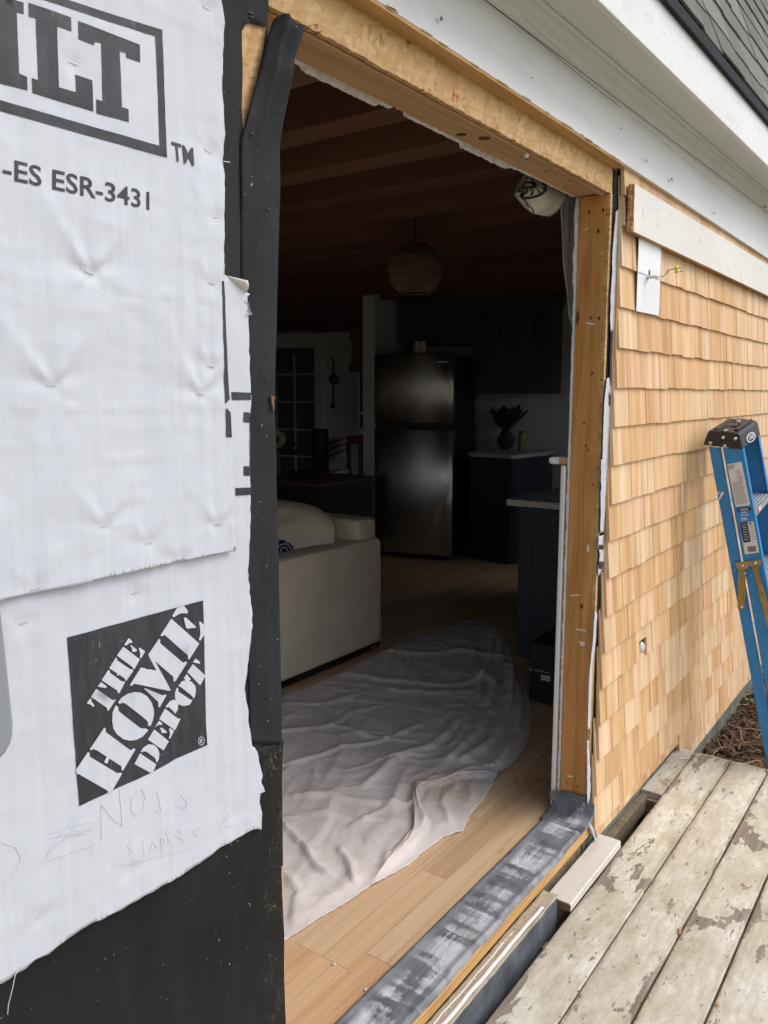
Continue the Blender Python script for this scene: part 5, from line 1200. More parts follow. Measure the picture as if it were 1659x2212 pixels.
# ---- kitchen: back wall, partition, cabinets, counter, refrigerator
g = B(); kbox(g, -6, .9, .95, 1.07, FZ - .02, RZ); solo('kitchen_wall', g, MT['wall'], 'grey kitchen back wall above the dark cabinets', 'wall')
u1, u0 = ku(kit('E', 525, 300)), ku(kit('E', 590, 300))
g = B(); kbox(g, u0, u1, .0, 1.0, FZ - .02, RZ); solo('partition_wall', g, MT['wall'], 'narrow grey wall end left of the refrigerator', 'wall')
fg = thing('refrigerator', 'stainless steel top freezer refrigerator in the dark kitchen', 'refrigerator', KP + KU * .37 + np.array([0, 0, FZ]))
g = B(); kbox(g, .004, .752, .062, .72, FZ + .03, 1.735); part('body', g, MT['black'], fg, bevel=.006)
def door(z0, z1):
    rows_ = []
    us = np.linspace(0, .756, 25)
    prof = [(z0, .06), (z0, .012), (z0 + .012, 0), (z1 - .012, 0), (z1, .012), (z1, .06)]
    for u in us:
        bow = -.022 * (1 - ((u - .378) / .378) ** 2) - .010 * (1 - abs((u - .378) / .378) ** 24)
        rows_.append([tuple(KP + KU * u + KN * ((d + bow * .8) if d < .05 else d) + np.array([0, 0, z])) for z, d in prof])
    b = B().grid(rows_); b.add(rows_[0], [(0, 1, 2, 3, 4, 5)]); b.add(rows_[-1], [(0, 1, 2, 3, 4, 5)]); return b
part('freezer_door', door(1.125, 1.748), MT['steel'], fg, smooth=True); part('lower_door', door(-.075, 1.085), MT['steel'], fg, smooth=True)
g = B(); kbox(g, .02, .736, .015, .06, 1.086, 1.124); part('door_gap', g, MT['black'], fg)
g = B(); kbox(g, .06, .70, -.045, -.018, 1.066, 1.098); part('handle', g, MT['black'], fg, bevel=.008)
g = B(); kbox(g, .05, .14, -.028, -.018, 1.664, 1.676); part('badge', g, MT['alu'], fg, bevel=.002)
g = B(); kbox(g, .03, .72, .03, .06, FZ + .005, -.08); part('kick_plate', g, MT['black'], fg)
dc = .50
cu0, cu1 = ku(kit('S', 1480, 560, dc)), ku(kit('S', 268, 590, dc)); cz1 = kit('S', 1480, 560, dc)[2]; cz0 = kit('E', 1520, 710, dc)[2]
uc = thing('upper_cabinet', 'dark navy upper kitchen cabinets with crown moulding around the refrigerator top', 'cabinet', KP + KN * dc + np.array([0, 0, cz0]))
g = B(); kbox(g, cu0, -.03, dc, .945, cz0, cz1); kbox(g, -.031, cu1, dc, .945, 1.86, cz1); part('carcass', g, MT['navy'], uc, bevel=.002)
zt_ = kit('S', 1525, 500, dc)[2]
g = B()
c8 = lambda e, z: [KP + KU * (cu0 - e) + KN * (dc - e), KP + KU * (cu1 + e) + KN * (dc - e), KP + KU * (cu1 + e) + KN * .945, KP + KU * (cu0 - e) + KN * .945]
lv = [(.002, cz1 - .02), (.012, cz1 - .02), (.014, cz1 + .012), (.06, zt_ - .022), (.06, zt_)]
for (e0, z0), (e1, z1) in zip(lv[:-1], lv[1:]):
    g.add([tuple(p + np.array([0, 0, z0])) for p in c8(e0, 0)] + [tuple(p + np.array([0, 0, z1])) for p in c8(e1, 0)], [(i, (i+1) % 4, 4 + (i+1) % 4, 4 + i) for i in range(4)])
g.add([tuple(p + np.array([0, 0, zt_])) for p in c8(.06, 0)], [(0, 1, 2, 3)]); part('crown', g, MT['navy'], uc)
nd = 3
for i in range(nd):
    a = cu0 + (-.035 - cu0) * i / nd; b_ = cu0 + (-.035 - cu0) * (i + 1) / nd
    g = B(); kbox(g, a + .004, b_ - .004, dc - .018, dc - .001, cz0 + .01, cz1 - .03); d_ = part('cabinet_door', g, MT['navy'], uc, bevel=.002)
    g = B(); kbox(g, a + .06, b_ - .06, dc - .0195, dc - .0185, cz0 + .07, cz1 - .09); part('door_panel', g, MT['black'], d_)
for i in range(2):
    a = (cu1 + .03) * i / 2 - .03; b_ = (cu1 + .03) * (i + 1) / 2 - .03
    g = B(); kbox(g, a + .004, b_ - .004, dc - .018, dc - .001, 1.87, cz1 - .03); part('cabinet_door', g, MT['navy'], uc, bevel=.002)
CTZ = .86
La, Ca, Ra = [at('E', *q, 'z', CTZ) for q in ((1085, 1024), (1330, 1038), (1512, 1019))]
kc = thing('kitchen_counter', 'dark base cabinet with a pale countertop right of the refrigerator', 'counter', (Ca[0], Ca[1], FZ))
bk = lambda q: q + KN * max(.05, (.94 - float((q - KP) @ KN)))
La2 = La.copy(); 
top = [La, Ca - (Ca - La) * .06, Ca + (Ra - Ca) * .06, Ra, bk(Ra), bk(La)]
part('countertop', B().prism([(q[0], q[1], CTZ - .034) for q in top], (0, 0, .034)), MT['counter'], kc, bevel=.004)
cen = sum(top) / 6
part('base_cabinet', B().prism([tuple((q + (cen - q) * .05)[:2]) + (FZ,) for q in top], (0, 0, CTZ - .036 - FZ)), MT['navy'], kc)
p = at('E', 1285, 1005, 'z', CTZ); sc_ = np.linalg.norm(at('E', 1345, 1005, 'z', CTZ) - p)
vz = thing('dark_vase', 'dark round vase of dried leaves on the kitchen counter', 'vase', p)
part('vase', B().lathe(p, [(.04, 0), (.08, .05), (.085, .10), (.05, .16), (.04, .19)], 20), MT['navy'], vz, smooth=True)
rv = random.Random(2)
for i in range(44):
    d = np.array([rv.uniform(-.17, .17), rv.uniform(-.17, .17), rv.uniform(.08, .27)]); q0 = p + np.array([0, 0, .17]); sd_ = np.array([d[1], -d[0], 0]); sd_ = sd_ / (np.linalg.norm(sd_) + 1e-6)
    part('leaf', B().grid([[q0 + d * s + sd_ * sg * w_ for sg in (-1, 0, 1)] for s, w_ in ((.1, .003), (.5, .03), (.8, .035), (1, .004))]), MT['leaf'], vz, smooth=True, thick=.0008)
p = at('E', 1372, 1014, 'z', CTZ); gl = onp('E', 1372, 908, p, FWD * np.array([1, 1, 0])); gr0 = float(np.linalg.norm(onp('E', 1392, 1000, p, FWD) - onp('E', 1352, 1000, p, FWD))) / 2
solo('tumbler', B().lathe(p, [(gr0 * .9, 0), (gr0 * .95, .01), (gr0, gl[2] - p[2] - .03), (gr0 * .8, gl[2] - p[2])], 18), MT['brass'], 'slim metal shaker standing on the kitchen counter', 'shaker', smooth=True)
pa = at('E', 1345, 992, 'z', CTZ + .012); pb = onp('E', 1290, 914, pa, FWD * np.array([1, 1, 0]))
solo('utensil', B().tube([pa, pb], .004, 8), MT['alu'], 'thin shiny utensil leaning left of the metal shaker', 'utensil')
p = kit('S', 1180, 468, dc + .12); tp_ = kit('S', 1180, 250, dc + .12); jr = abs(ku(kit('S', 1125, 400, dc + .12)) - ku(kit('S', 1240, 400, dc + .12))) / 2
p[2] = zt_ + .002
solo('ceramic_jar', B().lathe(p, [(jr * .9, 0), (jr, .03), (jr * .98, tp_[2] - p[2] - .05), (jr * .78, tp_[2] - p[2] - .01), (jr * .6, tp_[2] - p[2])], 20), MT['drywall'], 'tall pale jar standing on top of the upper cabinets', 'jar', smooth=True)
for i, x in enumerate((815, 845)):
    p = kit('E', x, 470, .12); p[2] = 1.75
    solo('spice_jar', B().lathe(p, [(.03, 0), (.032, .01), (.032, .075), (.022, .09), (.024, .11)], 14), MT['backing'], ('left', 'right')[i] + ' one of two small jars on top of the refrigerator', 'jar', 'small jars on the refrigerator')

# ---- island at the right, black carton in front of it
il = thing('kitchen_island', 'dark blue island cabinet with white countertop behind the right jamb', 'counter', (4.9, .7, FZ))
g = B(); g.box(4.135, 6.1, .16, 1.108, .762, .8); part('countertop', g, MT['counter'], il, bevel=.007)
g = B(); g.box(4.175, 6.06, .17, 1.035, FZ, .76); part('cabinet_body', g, MT['navy'], il, bevel=.002)
g = B(); g.box(4.163, 4.1745, .955, 1.037, FZ, .758); part('corner_stile', g, MT['navy'], il, bevel=.002)
g = B(); g.box(4.160, 4.1735, .16, .952, FZ + .09, .755); part('end_panel', g, MT['navy'], il, bevel=.002)
BX = 3.57
cx_ = thing('carton', 'black cardboard carton with a small white label standing by the right jamb', 'box', (3.75, .5, FZ))
cb = B()
ya, yb = .672, .24
cb.box(BX, 3.98, yb, ya, FZ + .002, .176); part('box_body', cb, MT['black'], cx_, bevel=.004)
g = B(); g.box(BX + .002, 3.978, yb, (ya + yb) / 2 - .001, .1765, .180); part('lid_flap', g, MT['black'], cx_); g = B(); g.box(BX + .002, 3.978, (ya + yb) / 2 + .001, ya, .1765, .181); part('lid_flap', g, MT['black'], cx_)
def lab(k, pts, mat, name='label_print', off=.0008, par=cx_):
    part(name, B().prism([at(k, a, b, 'x', BX - off) for a, b in pts], (-.0004, 0, 0)), MT[mat], par)
lab('U', [(852, 1170), (1066, 1208), (1066, 1238), (852, 1200)], 'lbl'); lab('U', [(852, 1212), (1066, 1250), (1066, 1280), (852, 1242)], 'lbl'); lab('U', [(852, 1254), (1066, 1292), (1064, 1328), (850, 1286)], 'lbl')
lab('U', [(710, 1040), (900, 1070), (900, 1082), (710, 1052)], 'lblgrey'); lab('U', [(710, 1066), (900, 1098), (900, 1112), (710, 1080)], 'lblgrey'); lab('U', [(905, 1096), (1060, 1126), (1060, 1142), (905, 1112)], 'lblgrey')
lab('U', [(596, 1008), (632, 1014), (632, 1036), (596, 1030)], 'lblgrey'); lab('U', [(568, 1044), (666, 1060), (666, 1076), (568, 1060)], 'lblgrey')
lab('U', [(545, 1697), (775, 1750), (775, 1758), (545, 1705)], 'lblgrey')

# ---- woven pendant lamp
PY = 1.3
pcn = at('S', 325, 310, 'y', PY); pr_ = float(np.linalg.norm(onp('S', 550, 310, pcn, FWD) - onp('S', 100, 310, pcn, FWD))) / 2
ph_ = float(np.linalg.norm(onp('S', 325, 120, pcn, FWD) - onp('S', 325, 495, pcn, FWD))) / 2
pd = thing('pendant_lamp', 'woven rattan globe pendant lamp hanging in the dark room', 'lamp', (pcn[0], pcn[1], pcn[2] - ph_))
prof = [(.52, -1), (.80, -.75), (.95, -.35), (1.0, 0), (.98, .25), (.88, .55), (.66, .85), (.45, 1)]
cords = B()
for i in range(76):
    a = i * 2 * math.pi / 76
    cords.tube([(pcn[0] + pr_ * r_ * math.cos(a + .04 * (j % 2)), pcn[1] + pr_ * r_ * math.sin(a + .04 * (j % 2)), pcn[2] + ph_ * z) for j, (r_, z) in enumerate(prof)], .0050, 4)
part('woven_cords', cords, MT['rattan'], pd)
for r_, z in ((.52, -1), (.80, -.75), (.95, -.35), (1.0, 0), (.93, .42), (.66, .85), (.45, 1)):
    part('hoop', B().tube([(pcn[0] + pr_ * r_ * 1.01 * math.cos(a), pcn[1] + pr_ * r_ * 1.01 * math.sin(a), pcn[2] + ph_ * z) for a in np.linspace(0, 2 * math.pi, 37)], .005, 5), MT['rattan'], pd)
part('cord', B().tube([(pcn[0], pcn[1], pcn[2] + ph_ * .3), (pcn[0], pcn[1], RZ - .01)], .004, 6), MT['black'], pd)

# ---- curtain and patterned shade inside the top right corner
cy_ = .21
pl = [at('M', a, b, 'y', cy_) for a, b in ((700, 330), (900, 330), (905, 500), (895, 1000), (870, 1400), (850, 1561), (745, 1561), (735, 1400), (718, 1000), (700, 700), (692, 520))] 
low = [at('H', a, b, 'y', cy_) for a, b in ((258, 1160), (252, 1205), (235, 1105), (212, 900), (190, 700))]
poly = [(q[0], q[2]) for q in [at('M', 700, 300, 'y', cy_), at('M', 940, 300, 'y', cy_), at('M', 930, 900, 'y', cy_), at('H', 290, 760, 'y', cy_), at('H', 272, 1000, 'y', cy_), at('H', 258, 1215, 'y', cy_), at('H', 248, 1170, 'y', cy_), at('H', 232, 1080, 'y', cy_), at('H', 205, 870, 'y', cy_), at('H', 185, 650, 'y', cy_), at('H', 174, 400, 'y', cy_), at('M', 692, 500, 'y', cy_)]]
g = sheet(poly, lambda X, Z: np.stack([X, cy_ + .0018 * np.sin(X * 120 + Z * 4) + .003 * vnoise(X, Z, 3, 5, 2), Z], -1), .012)
solo('curtain', g, MT['curtain'], 'plain grey white curtain edge hanging just inside the jamb', 'curtain', smooth=True, thick=.0015)
sy_ = .23
spoly = wallxz('M', [(268, 160), (420, 200), (560, 260), (700, 330), (760, 350), (730, 430), (690, 545), (660, 620), (612, 656), (600, 668), (560, 690), (470, 682), (380, 660), (340, 640), (300, 590), (240, 520), (190, 465), (168, 430), (160, 395), (190, 345), (215, 300), (240, 220)], sy_)
sx0, sx1 = min(p[0] for p in spoly), max(p[0] for p in spoly)
def hsh(X, Z):
    de, _ = pdist(X, Z, spoly + spoly[:1]); h = .05 * (1 - np.exp(-de / .022))
    u = (X - sx0) / (sx1 - sx0)
    h += .012 * np.exp(-(((X - sx0) - .62 * (sx1 - sx0) - (Z - 2.03) * .5) / .012) ** 2) - .012 * np.exp(-(((X - sx0) - .80 * (sx1 - sx0) - (Z - 2.03) * .6) / .010) ** 2)
    return sy_ - h + .003 * vnoise(X, Z, 7, 16, 2)
shp = thing('fabric_shade', 'bunched cream fabric shade with black wheel pattern at the top right of the opening', 'shade', (2.55, sy_, 1.97))
part('fabric', sheet(spoly, lambda X, Z: np.stack([X, hsh(X, Z), Z], -1), .008), MT['shade'], shp, smooth=True)
part('fabric_back', sheet(spoly, lambda X, Z: np.stack([X, 2 * sy_ - hsh(X, Z), Z], -1), .014), MT['shade'], shp, smooth=True)
def onsh(pts): 
    q = np.array(wallxz('M', pts, sy_ - .04)); return np.stack([q[:, 0], hsh(q[:, 0], q[:, 1]) - .0022, q[:, 1]], -1)
def band(pts, w0, name='printed_pattern'):
    pts = np.array(pts, float); d = np.gradient(pts, axis=0); d /= np.linalg.norm(d, axis=1)[:, None] + 1e-9; nn = np.stack([-d[:, 1], d[:, 0]], -1) * w0 / 2
    part(name, B().grid([onsh(pts + nn * s) for s in (-1, -.3, .3, 1)]), MT['ink'], shp, smooth=True)
wc = (368, 292)
band([(wc[0] + 122 * math.cos(a) * (1.0), wc[1] + 160 * math.sin(a)) for a in np.linspace(-.55, 3.75, 40)], 34)
band([(wc[0] + 30 * math.cos(a), wc[1] + 34 * math.sin(a)) for a in np.linspace(0, 6.29, 20)], 24)
for i in range(13):
    a = -1.9 + i * 2 * math.pi / 13
    pts = [(wc[0] + (36 + 68 * s) * math.cos(a), wc[1] + (42 + 92 * s) * math.sin(a)) for s in np.linspace(0, 1, 6)]
    if min(p[1] for p in pts) > 175: band(pts[:4], 7); band(pts[3:], 17)
wc2 = (232, 600)
band([(wc2[0] + 112 * math.cos(a), wc2[1] + 140 * math.sin(a)) for a in np.linspace(-1.95, .32, 20)], 26)
for a in (-1.5, -1.1, -.7, -.3): band([(wc2[0] + r_ * math.cos(a), wc2[1] + r_ * 1.25 * math.sin(a)) for r_ in (40, 60, 80, 92)], 15)
band([(360, 475), (350, 540), (370, 580), (395, 570), (400, 530), (380, 510)], 16); band([(200, 350), (215, 370), (240, 380), (262, 410)], 22); band([(185, 380), (205, 400), (240, 420)], 14)

# ---- far end: glazed door, wall ornament, window, dining furniture
RD = 11.6
RP0 = CAM + ray('R', 420, 600) / float(ray('R', 420, 600) @ FWD) * RD
def rear(k, x, y, off=0.0): return onp(k, x, y, RP0 + KN * off, KN)
def rbx(b, pa, pb, d0, d1):   # box spanning two points of the rear plane
    ua, ub = sorted((float((pa - RP0) @ KU), float((pb - RP0) @ KU))); za, zb_ = sorted((pa[2], pb[2])); o = RP0 + KU * ua + KN * d0
    return b.obox((o[0], o[1], za), KU * (ub - ua), KN * (d1 - d0), (0, 0, zb_ - za))
wl_ = lambda x: rear('R', x, 600); uA, uB = wl_(66), wl_(470)
g = B(); o1 = RP0 + KU * -5; 
g.obox(RP0 + KU * -5 + KN * .06 + np.array([0, 0, FZ - .02 - RP0[2]]), KU * 9, KN * .1, (0, 0, RZ - FZ + .02)); solo('rear_wall', g, MT['wall'], 'pale far wall around the glazed door at the back of the room', 'wall')
gd = thing('glazed_door', 'white framed glass door with muntins at the far end of the room', 'door', (RP0[0], RP0[1], FZ))
lx = -330
zf = FZ
top_l, top_r = rear('R', lx, 146), rear('R', 470, 150); in_r = rear('R', 382, 245); in_l = rear('R', lx + 95, 240)
g = B(); rbx(g, np.array([*rear('R', lx, 600)[:2], in_r[2]]), np.array([*top_r[:2], top_l[2]]), -.02, .055); part('head_casing', g, MT['white'], gd, bevel=.006)
for a, b_ in ((382, 470), (lx, lx + 95)):
    g = B(); rbx(g, np.array([*rear('R', a, 600)[:2], zf]), np.array([*rear('R', b_, 600)[:2], in_r[2] - .001]), -.018, .055); part('side_casing', g, MT['white'], gd, bevel=.006)
g = B(); rbx(g, np.array([*rear('R', lx + 96, 600)[:2], zf]), np.array([*rear('R', 381, 600)[:2], in_r[2] - .002]), .03, .055); part('glass', g, MT['glass'], gd)
for x in (195, 30, -130):
    g = B(); rbx(g, np.array([*rear('R', x - 7, 600)[:2], zf + .2]), np.array([*rear('R', x + 7, 600)[:2], in_r[2] - .1]), .012, .0295); part('muntin', g, MT['wall'], gd)
for y in (485, 730, 978, 1216):
    z = rear('R', 200, y)[2]; g = B(); rbx(g, np.array([*rear('R', lx + 100, 600)[:2], z - .012]), np.array([*rear('R', 372, 600)[:2], z + .012]), .014, .0292); part('muntin', g, MT['wall'], gd)
bo = thing('rope_ornament', 'dark round float ornament hanging on rope on the far wall', 'wall ornament', rear('R', 548, 780, -.08))
b3 = lambda x, y: rear('R', x, y, -.08)
part('rope', B().tube([b3(540, 335), b3(550, 400), b3(545, 480)], .012, 6), MT['black'], bo); part('rope', B().tube([b3(548, 570), b3(545, 650), b3(540, 745)], .012, 6), MT['black'], bo)
part('float', B().ball(b3(549, 530), float(np.linalg.norm(b3(592, 530) - b3(507, 530))) / 2, 16, 10), MT['navy'], bo, smooth=True); part('tassel', B().tube([b3(540, 740), b3(543, 785)], [.02, .045], 8), MT['black'], bo)
rs = thing('roman_shade', 'dark woven shade above the far window beside the grey wall end', 'shade', rear('R', 760, 465, -.25))
g = B(); rbx(g, rear('R', 704, 60, -.25), rear('R', 850, 180, -.25), -.28, -.22); rbx(g, rear('R', 716, 181, -.25), rear('R', 850, 380, -.25), -.28, -.22); rbx(g, rear('R', 697, 381, -.25), rear('R', 850, 462, -.25), -.31, -.20); part('shade_panel', g, MT['tabletop'], rs, bevel=.01)
wf = thing('far_window', 'pale window frame below the dark woven shade at the back', 'window', rear('R', 790, 960))
g = B(); rbx(g, rear('R', 762, 470), rear('R', 772, 965), .0, .055); part('window_casing', g, MT['white'], wf); g = B(); rbx(g, rear('R', 776, 470), rear('R', 850, 960), .03, .055); part('pane', g, MT['glass'], wf); g = B(); rbx(g, rear('R', 773, 825), rear('R', 850, 840), .02, .05); part('sash_bar', g, MT['white'], wf)
DP = CAM + FWD * 10.2
def din(x, y, off=0.0): return onp('R', x, y, DP + KN * off, KN)
dt = thing('dining_table', 'dining table under a red cloth at the back of the room', 'table', din(740, 1380, .35))
zt2 = din(720, 1045, .1)[2]
ta = din(655, 1045, .1); tb2 = din(900, 1045, .1)
g = B(); g.obox((ta[0], ta[1], zt2 - .02), tb2 - ta, KN * .9, (0, 0, .02)); part('tabletop', g, MT['tabletop'], dt)
zc = din(700, 1112, .1)[2]
g = B(); o_ = ta - KN * .01; g.obox((o_[0], o_[1], zt2 + .001), tb2 - ta, KN * .92, (0, 0, .004)); n_ = 14
rows_ = [[tuple(o_ + (tb2 - ta) * i / n_ - KN * (.012 * math.sin(i * 1.7)) * s + np.array([0, 0, zt2 + .004 - o_[2] - (zt2 - zc) * s])) for s in (0, .5, 1)] for i in range(n_ + 1)]
g.grid(rows_); part('red_cloth', g, MT['red'], dt, smooth=False, thick=.003)
for x in (690, 795, 870):
    q = din(x, 1200, .18); g = B(); g.obox((q[0] - .02, q[1] - .02, FZ), KU * .045, KN * .045, (0, 0, zt2 - .02 - FZ)); part('leg', g, MT['tabletop'], dt)
dcx = thing('dining_chair', 'pale woven dining chair beside the red covered table', 'chair', din(600, 1380))
rows_ = []
for i in range(9):
    s = i / 8; rows_.append([tuple(din(500 + 170 * t2 - 10 + 30 * s * 0, 1060 + 195 * s - 20 * math.sin(math.pi * t2) * (1 - s), -.0 - .06 * math.sin(math.pi * t2) + .05 * s)) for t2 in np.linspace(0, 1, 13)])
part('woven_back', B().grid(rows_), MT['wicker'], dcx, smooth=True, thick=.012)
for i in range(7):
    part('weave_strand', B().tube([tuple(din(500 + 165 * t2 - 5, 1085 + 26 * i - 60 * t2 + 0 * i, -.03 - .06 * math.sin(math.pi * t2) + .01 * i)) for t2 in np.linspace(0, 1, 8) if 1055 < 1085 + 26 * i - 60 * t2 < 1258], .012, 5), MT['bark'] if i % 2 else MT['wicker'], dcx) if 1085 + 26 * i - 60 < 1240 else None
s0 = [din(505, 1310), din(660, 1312), din(708, 1365), din(512, 1352)]
zs_ = s0[0][2] - .03; q0 = din(505, 1330); q1 = din(690, 1330)
g = B(); g.obox((q0[0], q0[1], zs_ - .05), q1 - q0, -KN * .42, (0, 0, .05)); part('seat', g, MT['wicker'], dcx, bevel=.02)
for i in range(14):
    g = B(); o_ = q0 + (q1 - q0) * (i + .25) / 14; g.obox((o_[0], o_[1], zs_ + .0005), (q1 - q0) / 28, -KN * .41, (0, 0, .004)); part('seat_strip', g, MT['lbl'], dcx)
for x, d in ((508, -.05), (690, -.05), (510, -.38), (700, -.38)):
    q = din(x, 1340) + KN * d; g = B(); g.tube([(q[0], q[1], FZ), (q[0], q[1], zs_ - .05)], [.014, .02], 8); part('leg', g, MT['tabletop'], dcx)
part('arm', B().tube([din(690, 1150, -.1), din(700, 1250, -.15), din(705, 1375, -.3)], .014, 8), MT['tabletop'], dcx)

# ================================================================== LADDER, closed and leaning on the shingles
LW = np.array([.993, .017, .115]); LW /= np.linalg.norm(LW); LD = np.array([-.017, 1, 0]); LD -= LW * (LD @ LW); LD /= np.linalg.norm(LD); LZ = np.cross(LW, LD)
LP = at('J', 160, 390, 'y', -.085)
def L3(d, w_, h): return LP + LD * d + LW * w_ + LZ * h
def side(k, x, y, w_=0.0): return onp(k, x, y, LP + LW * w_, LW)
def sd2(k, x, y):
    q = side(k, x, y) - LP; return float(q @ LD), float(q @ LZ)
ld = thing('stepladder', 'blue folding stepladder with black cap leaning closed against the shingle wall', 'ladder', L3(-.3, .2, -1.6))
LWD = .36
cb_ = [sd2('J', *p) for p in ((158, 392), (560, 442), (590, 438), (550, 268), (365, 238), (345, 245), (215, 238))]
c0 = [L3(d, -.004, h) for d, h in cb_]; c1 = [L3(d, LWD + .004, h) for d, h in cb_]
part('cap', B().loft(c0, c1), MT['cap'], ld, bevel=.008)
zc_ = max(h for d, h in cb_)
for d0, d1, w0, w1, hh in ((-.035, -.055, .03, .33, .006), (-.115, -.13, .03, .33, .006), (-.07, -.075, .02, .12, .009), (-.07, -.075, .24, .34, .009)):
    g = B(); g.obox(L3(d0, w0, zc_ - .004), LD * (d1 - d0), LW * (w1 - w0), LZ * hh); part('cap_ridge', g, MT['cap'], ld, bevel=.002)
g = B(); g.obox(L3(-.06, .12, zc_ - .002), LD * -.045, LW * .1, LZ * .0035); part('cap_slot', g, MT['black'], ld, bevel=.001)
for x, y in ((375, 250), (515, 150)):
    q = side('J', x, y, .1 if x > 400 else 0); g = B(); g.obox(q - LW * .0, LD * -.012, LW * .03, LZ * .006); part('cap_clip', g, MT['alu'], ld, bevel=.001)
for x, y in ((238, 372), (374, 314), (502, 326), (391, 403)):
    q = side('J', x, y, -.006); part('rivet', B().ball(q, .0075, 10, 6), MT['alu'], ld, smooth=True)
# oval badge on the front of the cap
def ff(x, y): 
    n_ = np.cross(LW, (np.array(c0[3]) - np.array(c0[2]))); n_ /= np.linalg.norm(n_); return onp('J', x, y, np.array(c0[2]) + (n_ if n_[1] < 0 else -n_) * .0025, n_)
ov = [(668 + 46 * math.cos(a) + 6 * math.sin(a), 312 - 34 * math.cos(a) * .62 + 50 * math.sin(a)) for a in np.linspace(0, 2 * math.pi, 25)]
bd_ = part('badge', B().prism([ff(x, y) for x, y in ov[:-1]], (0, -.0012, 0)), MT['lbl'], ld)
ov2 = [(668 + 36 * math.cos(a) + 4 * math.sin(a), 312 - 27 * math.cos(a) * .62 + 40 * math.sin(a)) for a in np.linspace(0, 2 * math.pi, 25)]
part('badge_field', B().prism([ff(x, y) + np.array([0, -.0014, 0]) for x, y in ov2[:-1]], (0, -.0008, 0)), MT['black'], bd_)
def ladtext(txt, quad, mat, par, bold=.015):
    return text_on(txt, quad, 'printed_lettering', MT[mat], par, bold=bold)
ladtext('WERNER', [ff(x, y) + np.array([0, -.0026, 0]) for x, y in ((640, 302), (694, 268), (697, 314), (643, 346))], 'lbl', bd_)
# rails: C-channels of fibreglass
H0, H1 = -.012, -1.70
pb_ = sd2('K', 800, 2070); SLOPE = (pb_[0] + .021) / (pb_[1] - H0)
def rail(dtop, wd, w_, t, flange, inward, name):
    b = B()
    def quad(d0, d1, w0, w1):
        b.hexa([L3(d0 + SLOPE * (H1 - H0), w0, H1), L3(d1 + SLOPE * (H1 - H0), w0, H1), L3(d1 + SLOPE * (H1 - H0), w1, H1), L3(d0 + SLOPE * (H1 - H0), w1, H1), L3(d0, w0, H0), L3(d1, w0, H0), L3(d1, w1, H0), L3(d0, w1, H0)])
    quad(dtop, dtop - wd, w_, w_ + t * inward)
    quad(dtop, dtop - t, w_ + t * inward * 1.02, w_ + flange * inward); quad(dtop - wd + t, dtop - wd, w_ + t * inward * 1.02, w_ + flange * inward)
    return part(name, b, MT['blue'], ld, bevel=.0015)
rail(-.021, .044, .012, .004, .022, 1, 'rear_rail'); rail(-.021, .044, LWD - .012, .004, .022, -1, 'rear_rail')
rail(-.078, .080, .004, .004, .030, 1, 'front_rail'); rail(-.078, .080, LWD - .004, .004, .030, -1, 'front_rail')
def dR(h): return -.078 - .0 + SLOPE * (h - H0)
for i in range(6):
    h = -.275 - .285 * i; d = dR(h)
    g = B(); g.obox(L3(d - .004, .010, h), LD * -.078, LW * (LWD - .020), LZ * .004); g.obox(L3(d - .079, .010, h - .030), LD * -.003, LW * (LWD - .02), LZ * .033); g.obox(L3(d - .004, .010, h - .03), LD * -.003, LW * (LWD - .02), LZ * .0295)
    for j in range(5): g.obox(L3(d - .012 - .014 * j, .012, h + .004), LD * -.005, LW * (LWD - .024), LZ * .0018)
    st_ = part('step', g, MT['alu'], ld)
    if i == 0:
        g = B(); g.obox(L3(d - .0825, .05, h - .024), LD * -.0006, LW * .09, LZ * .022); part('step_label', g, MT['lbl'], st_)
        g = B(); g.obox(L3(d - .0832, .055, h - .022), LD * -.0005, LW * .035, LZ * .018); part('step_label', g, MT['red'], st_)
    if i % 2 == 0:
        q0, q1 = L3(SLOPE * (h - H0) - .03, .02, h), L3(SLOPE * (h - H0) - .03, LWD - .02, h); part('rear_brace', B().tube([q0, q1], .008, 8), MT['alu'], ld)
def decal(pts, mat, k='J', w_=-.0006, par=ld, name='label'):
    w_ = w_ + .004
    return part(name, B().prism([side(k, a, b, w_) for a, b in pts], -LW * .0005), MT[mat], par)
l1 = decal([(415, 600), (570, 571), (662, 1032), (508, 1052)], 'lbl')
def lerp2(a, b, t2): return (a[0] + (b[0] - a[0]) * t2, a[1] + (b[1] - a[1]) * t2)
TL_, TR_, BR_, BL_ = (415, 600), (570, 571), (662, 1032), (508, 1052)
for i in range(30):
    s = .16 + .8 * i / 30; a, b_ = lerp2(TL_, BL_, s), lerp2(TR_, BR_, s); e = random.uniform(.72, .95)
    st = .42 if i < 8 and i % 2 else (.55 if i < 10 else .07)
    decal([lerp2(a, b_, st), lerp2(a, b_, e), lerp2(lerp2(TL_, BL_, s + .013), lerp2(TR_, BR_, s + .013), e), lerp2(lerp2(TL_, BL_, s + .013), lerp2(TR_, BR_, s + .013), st)], 'lblgrey', w_=-.0014, par=l1, name='label_print')
decal([(418, 612), (500, 596), (478, 650), (430, 662)], 'lblgrey', w_=-.0014, par=l1, name='label_print')
l2 = decal([(520, 1070), (668, 1055), (672, 1080), (660, 1094), (534, 1104), (522, 1092)], 'lblnavy')
ladtext('WERNER', [side('J', *p, .0024) for p in ((548, 1076), (642, 1066), (644, 1086), (550, 1096))], 'lbl', l2)
l3 = decal([(526, 1104), (672, 1092), (694, 1196), (548, 1212)], 'lblblue')
band3 = [(575 + 28 * math.cos(a) + 20, 1128 - 26 * math.sin(a)) for a in np.linspace(.2, 3.0, 12)]
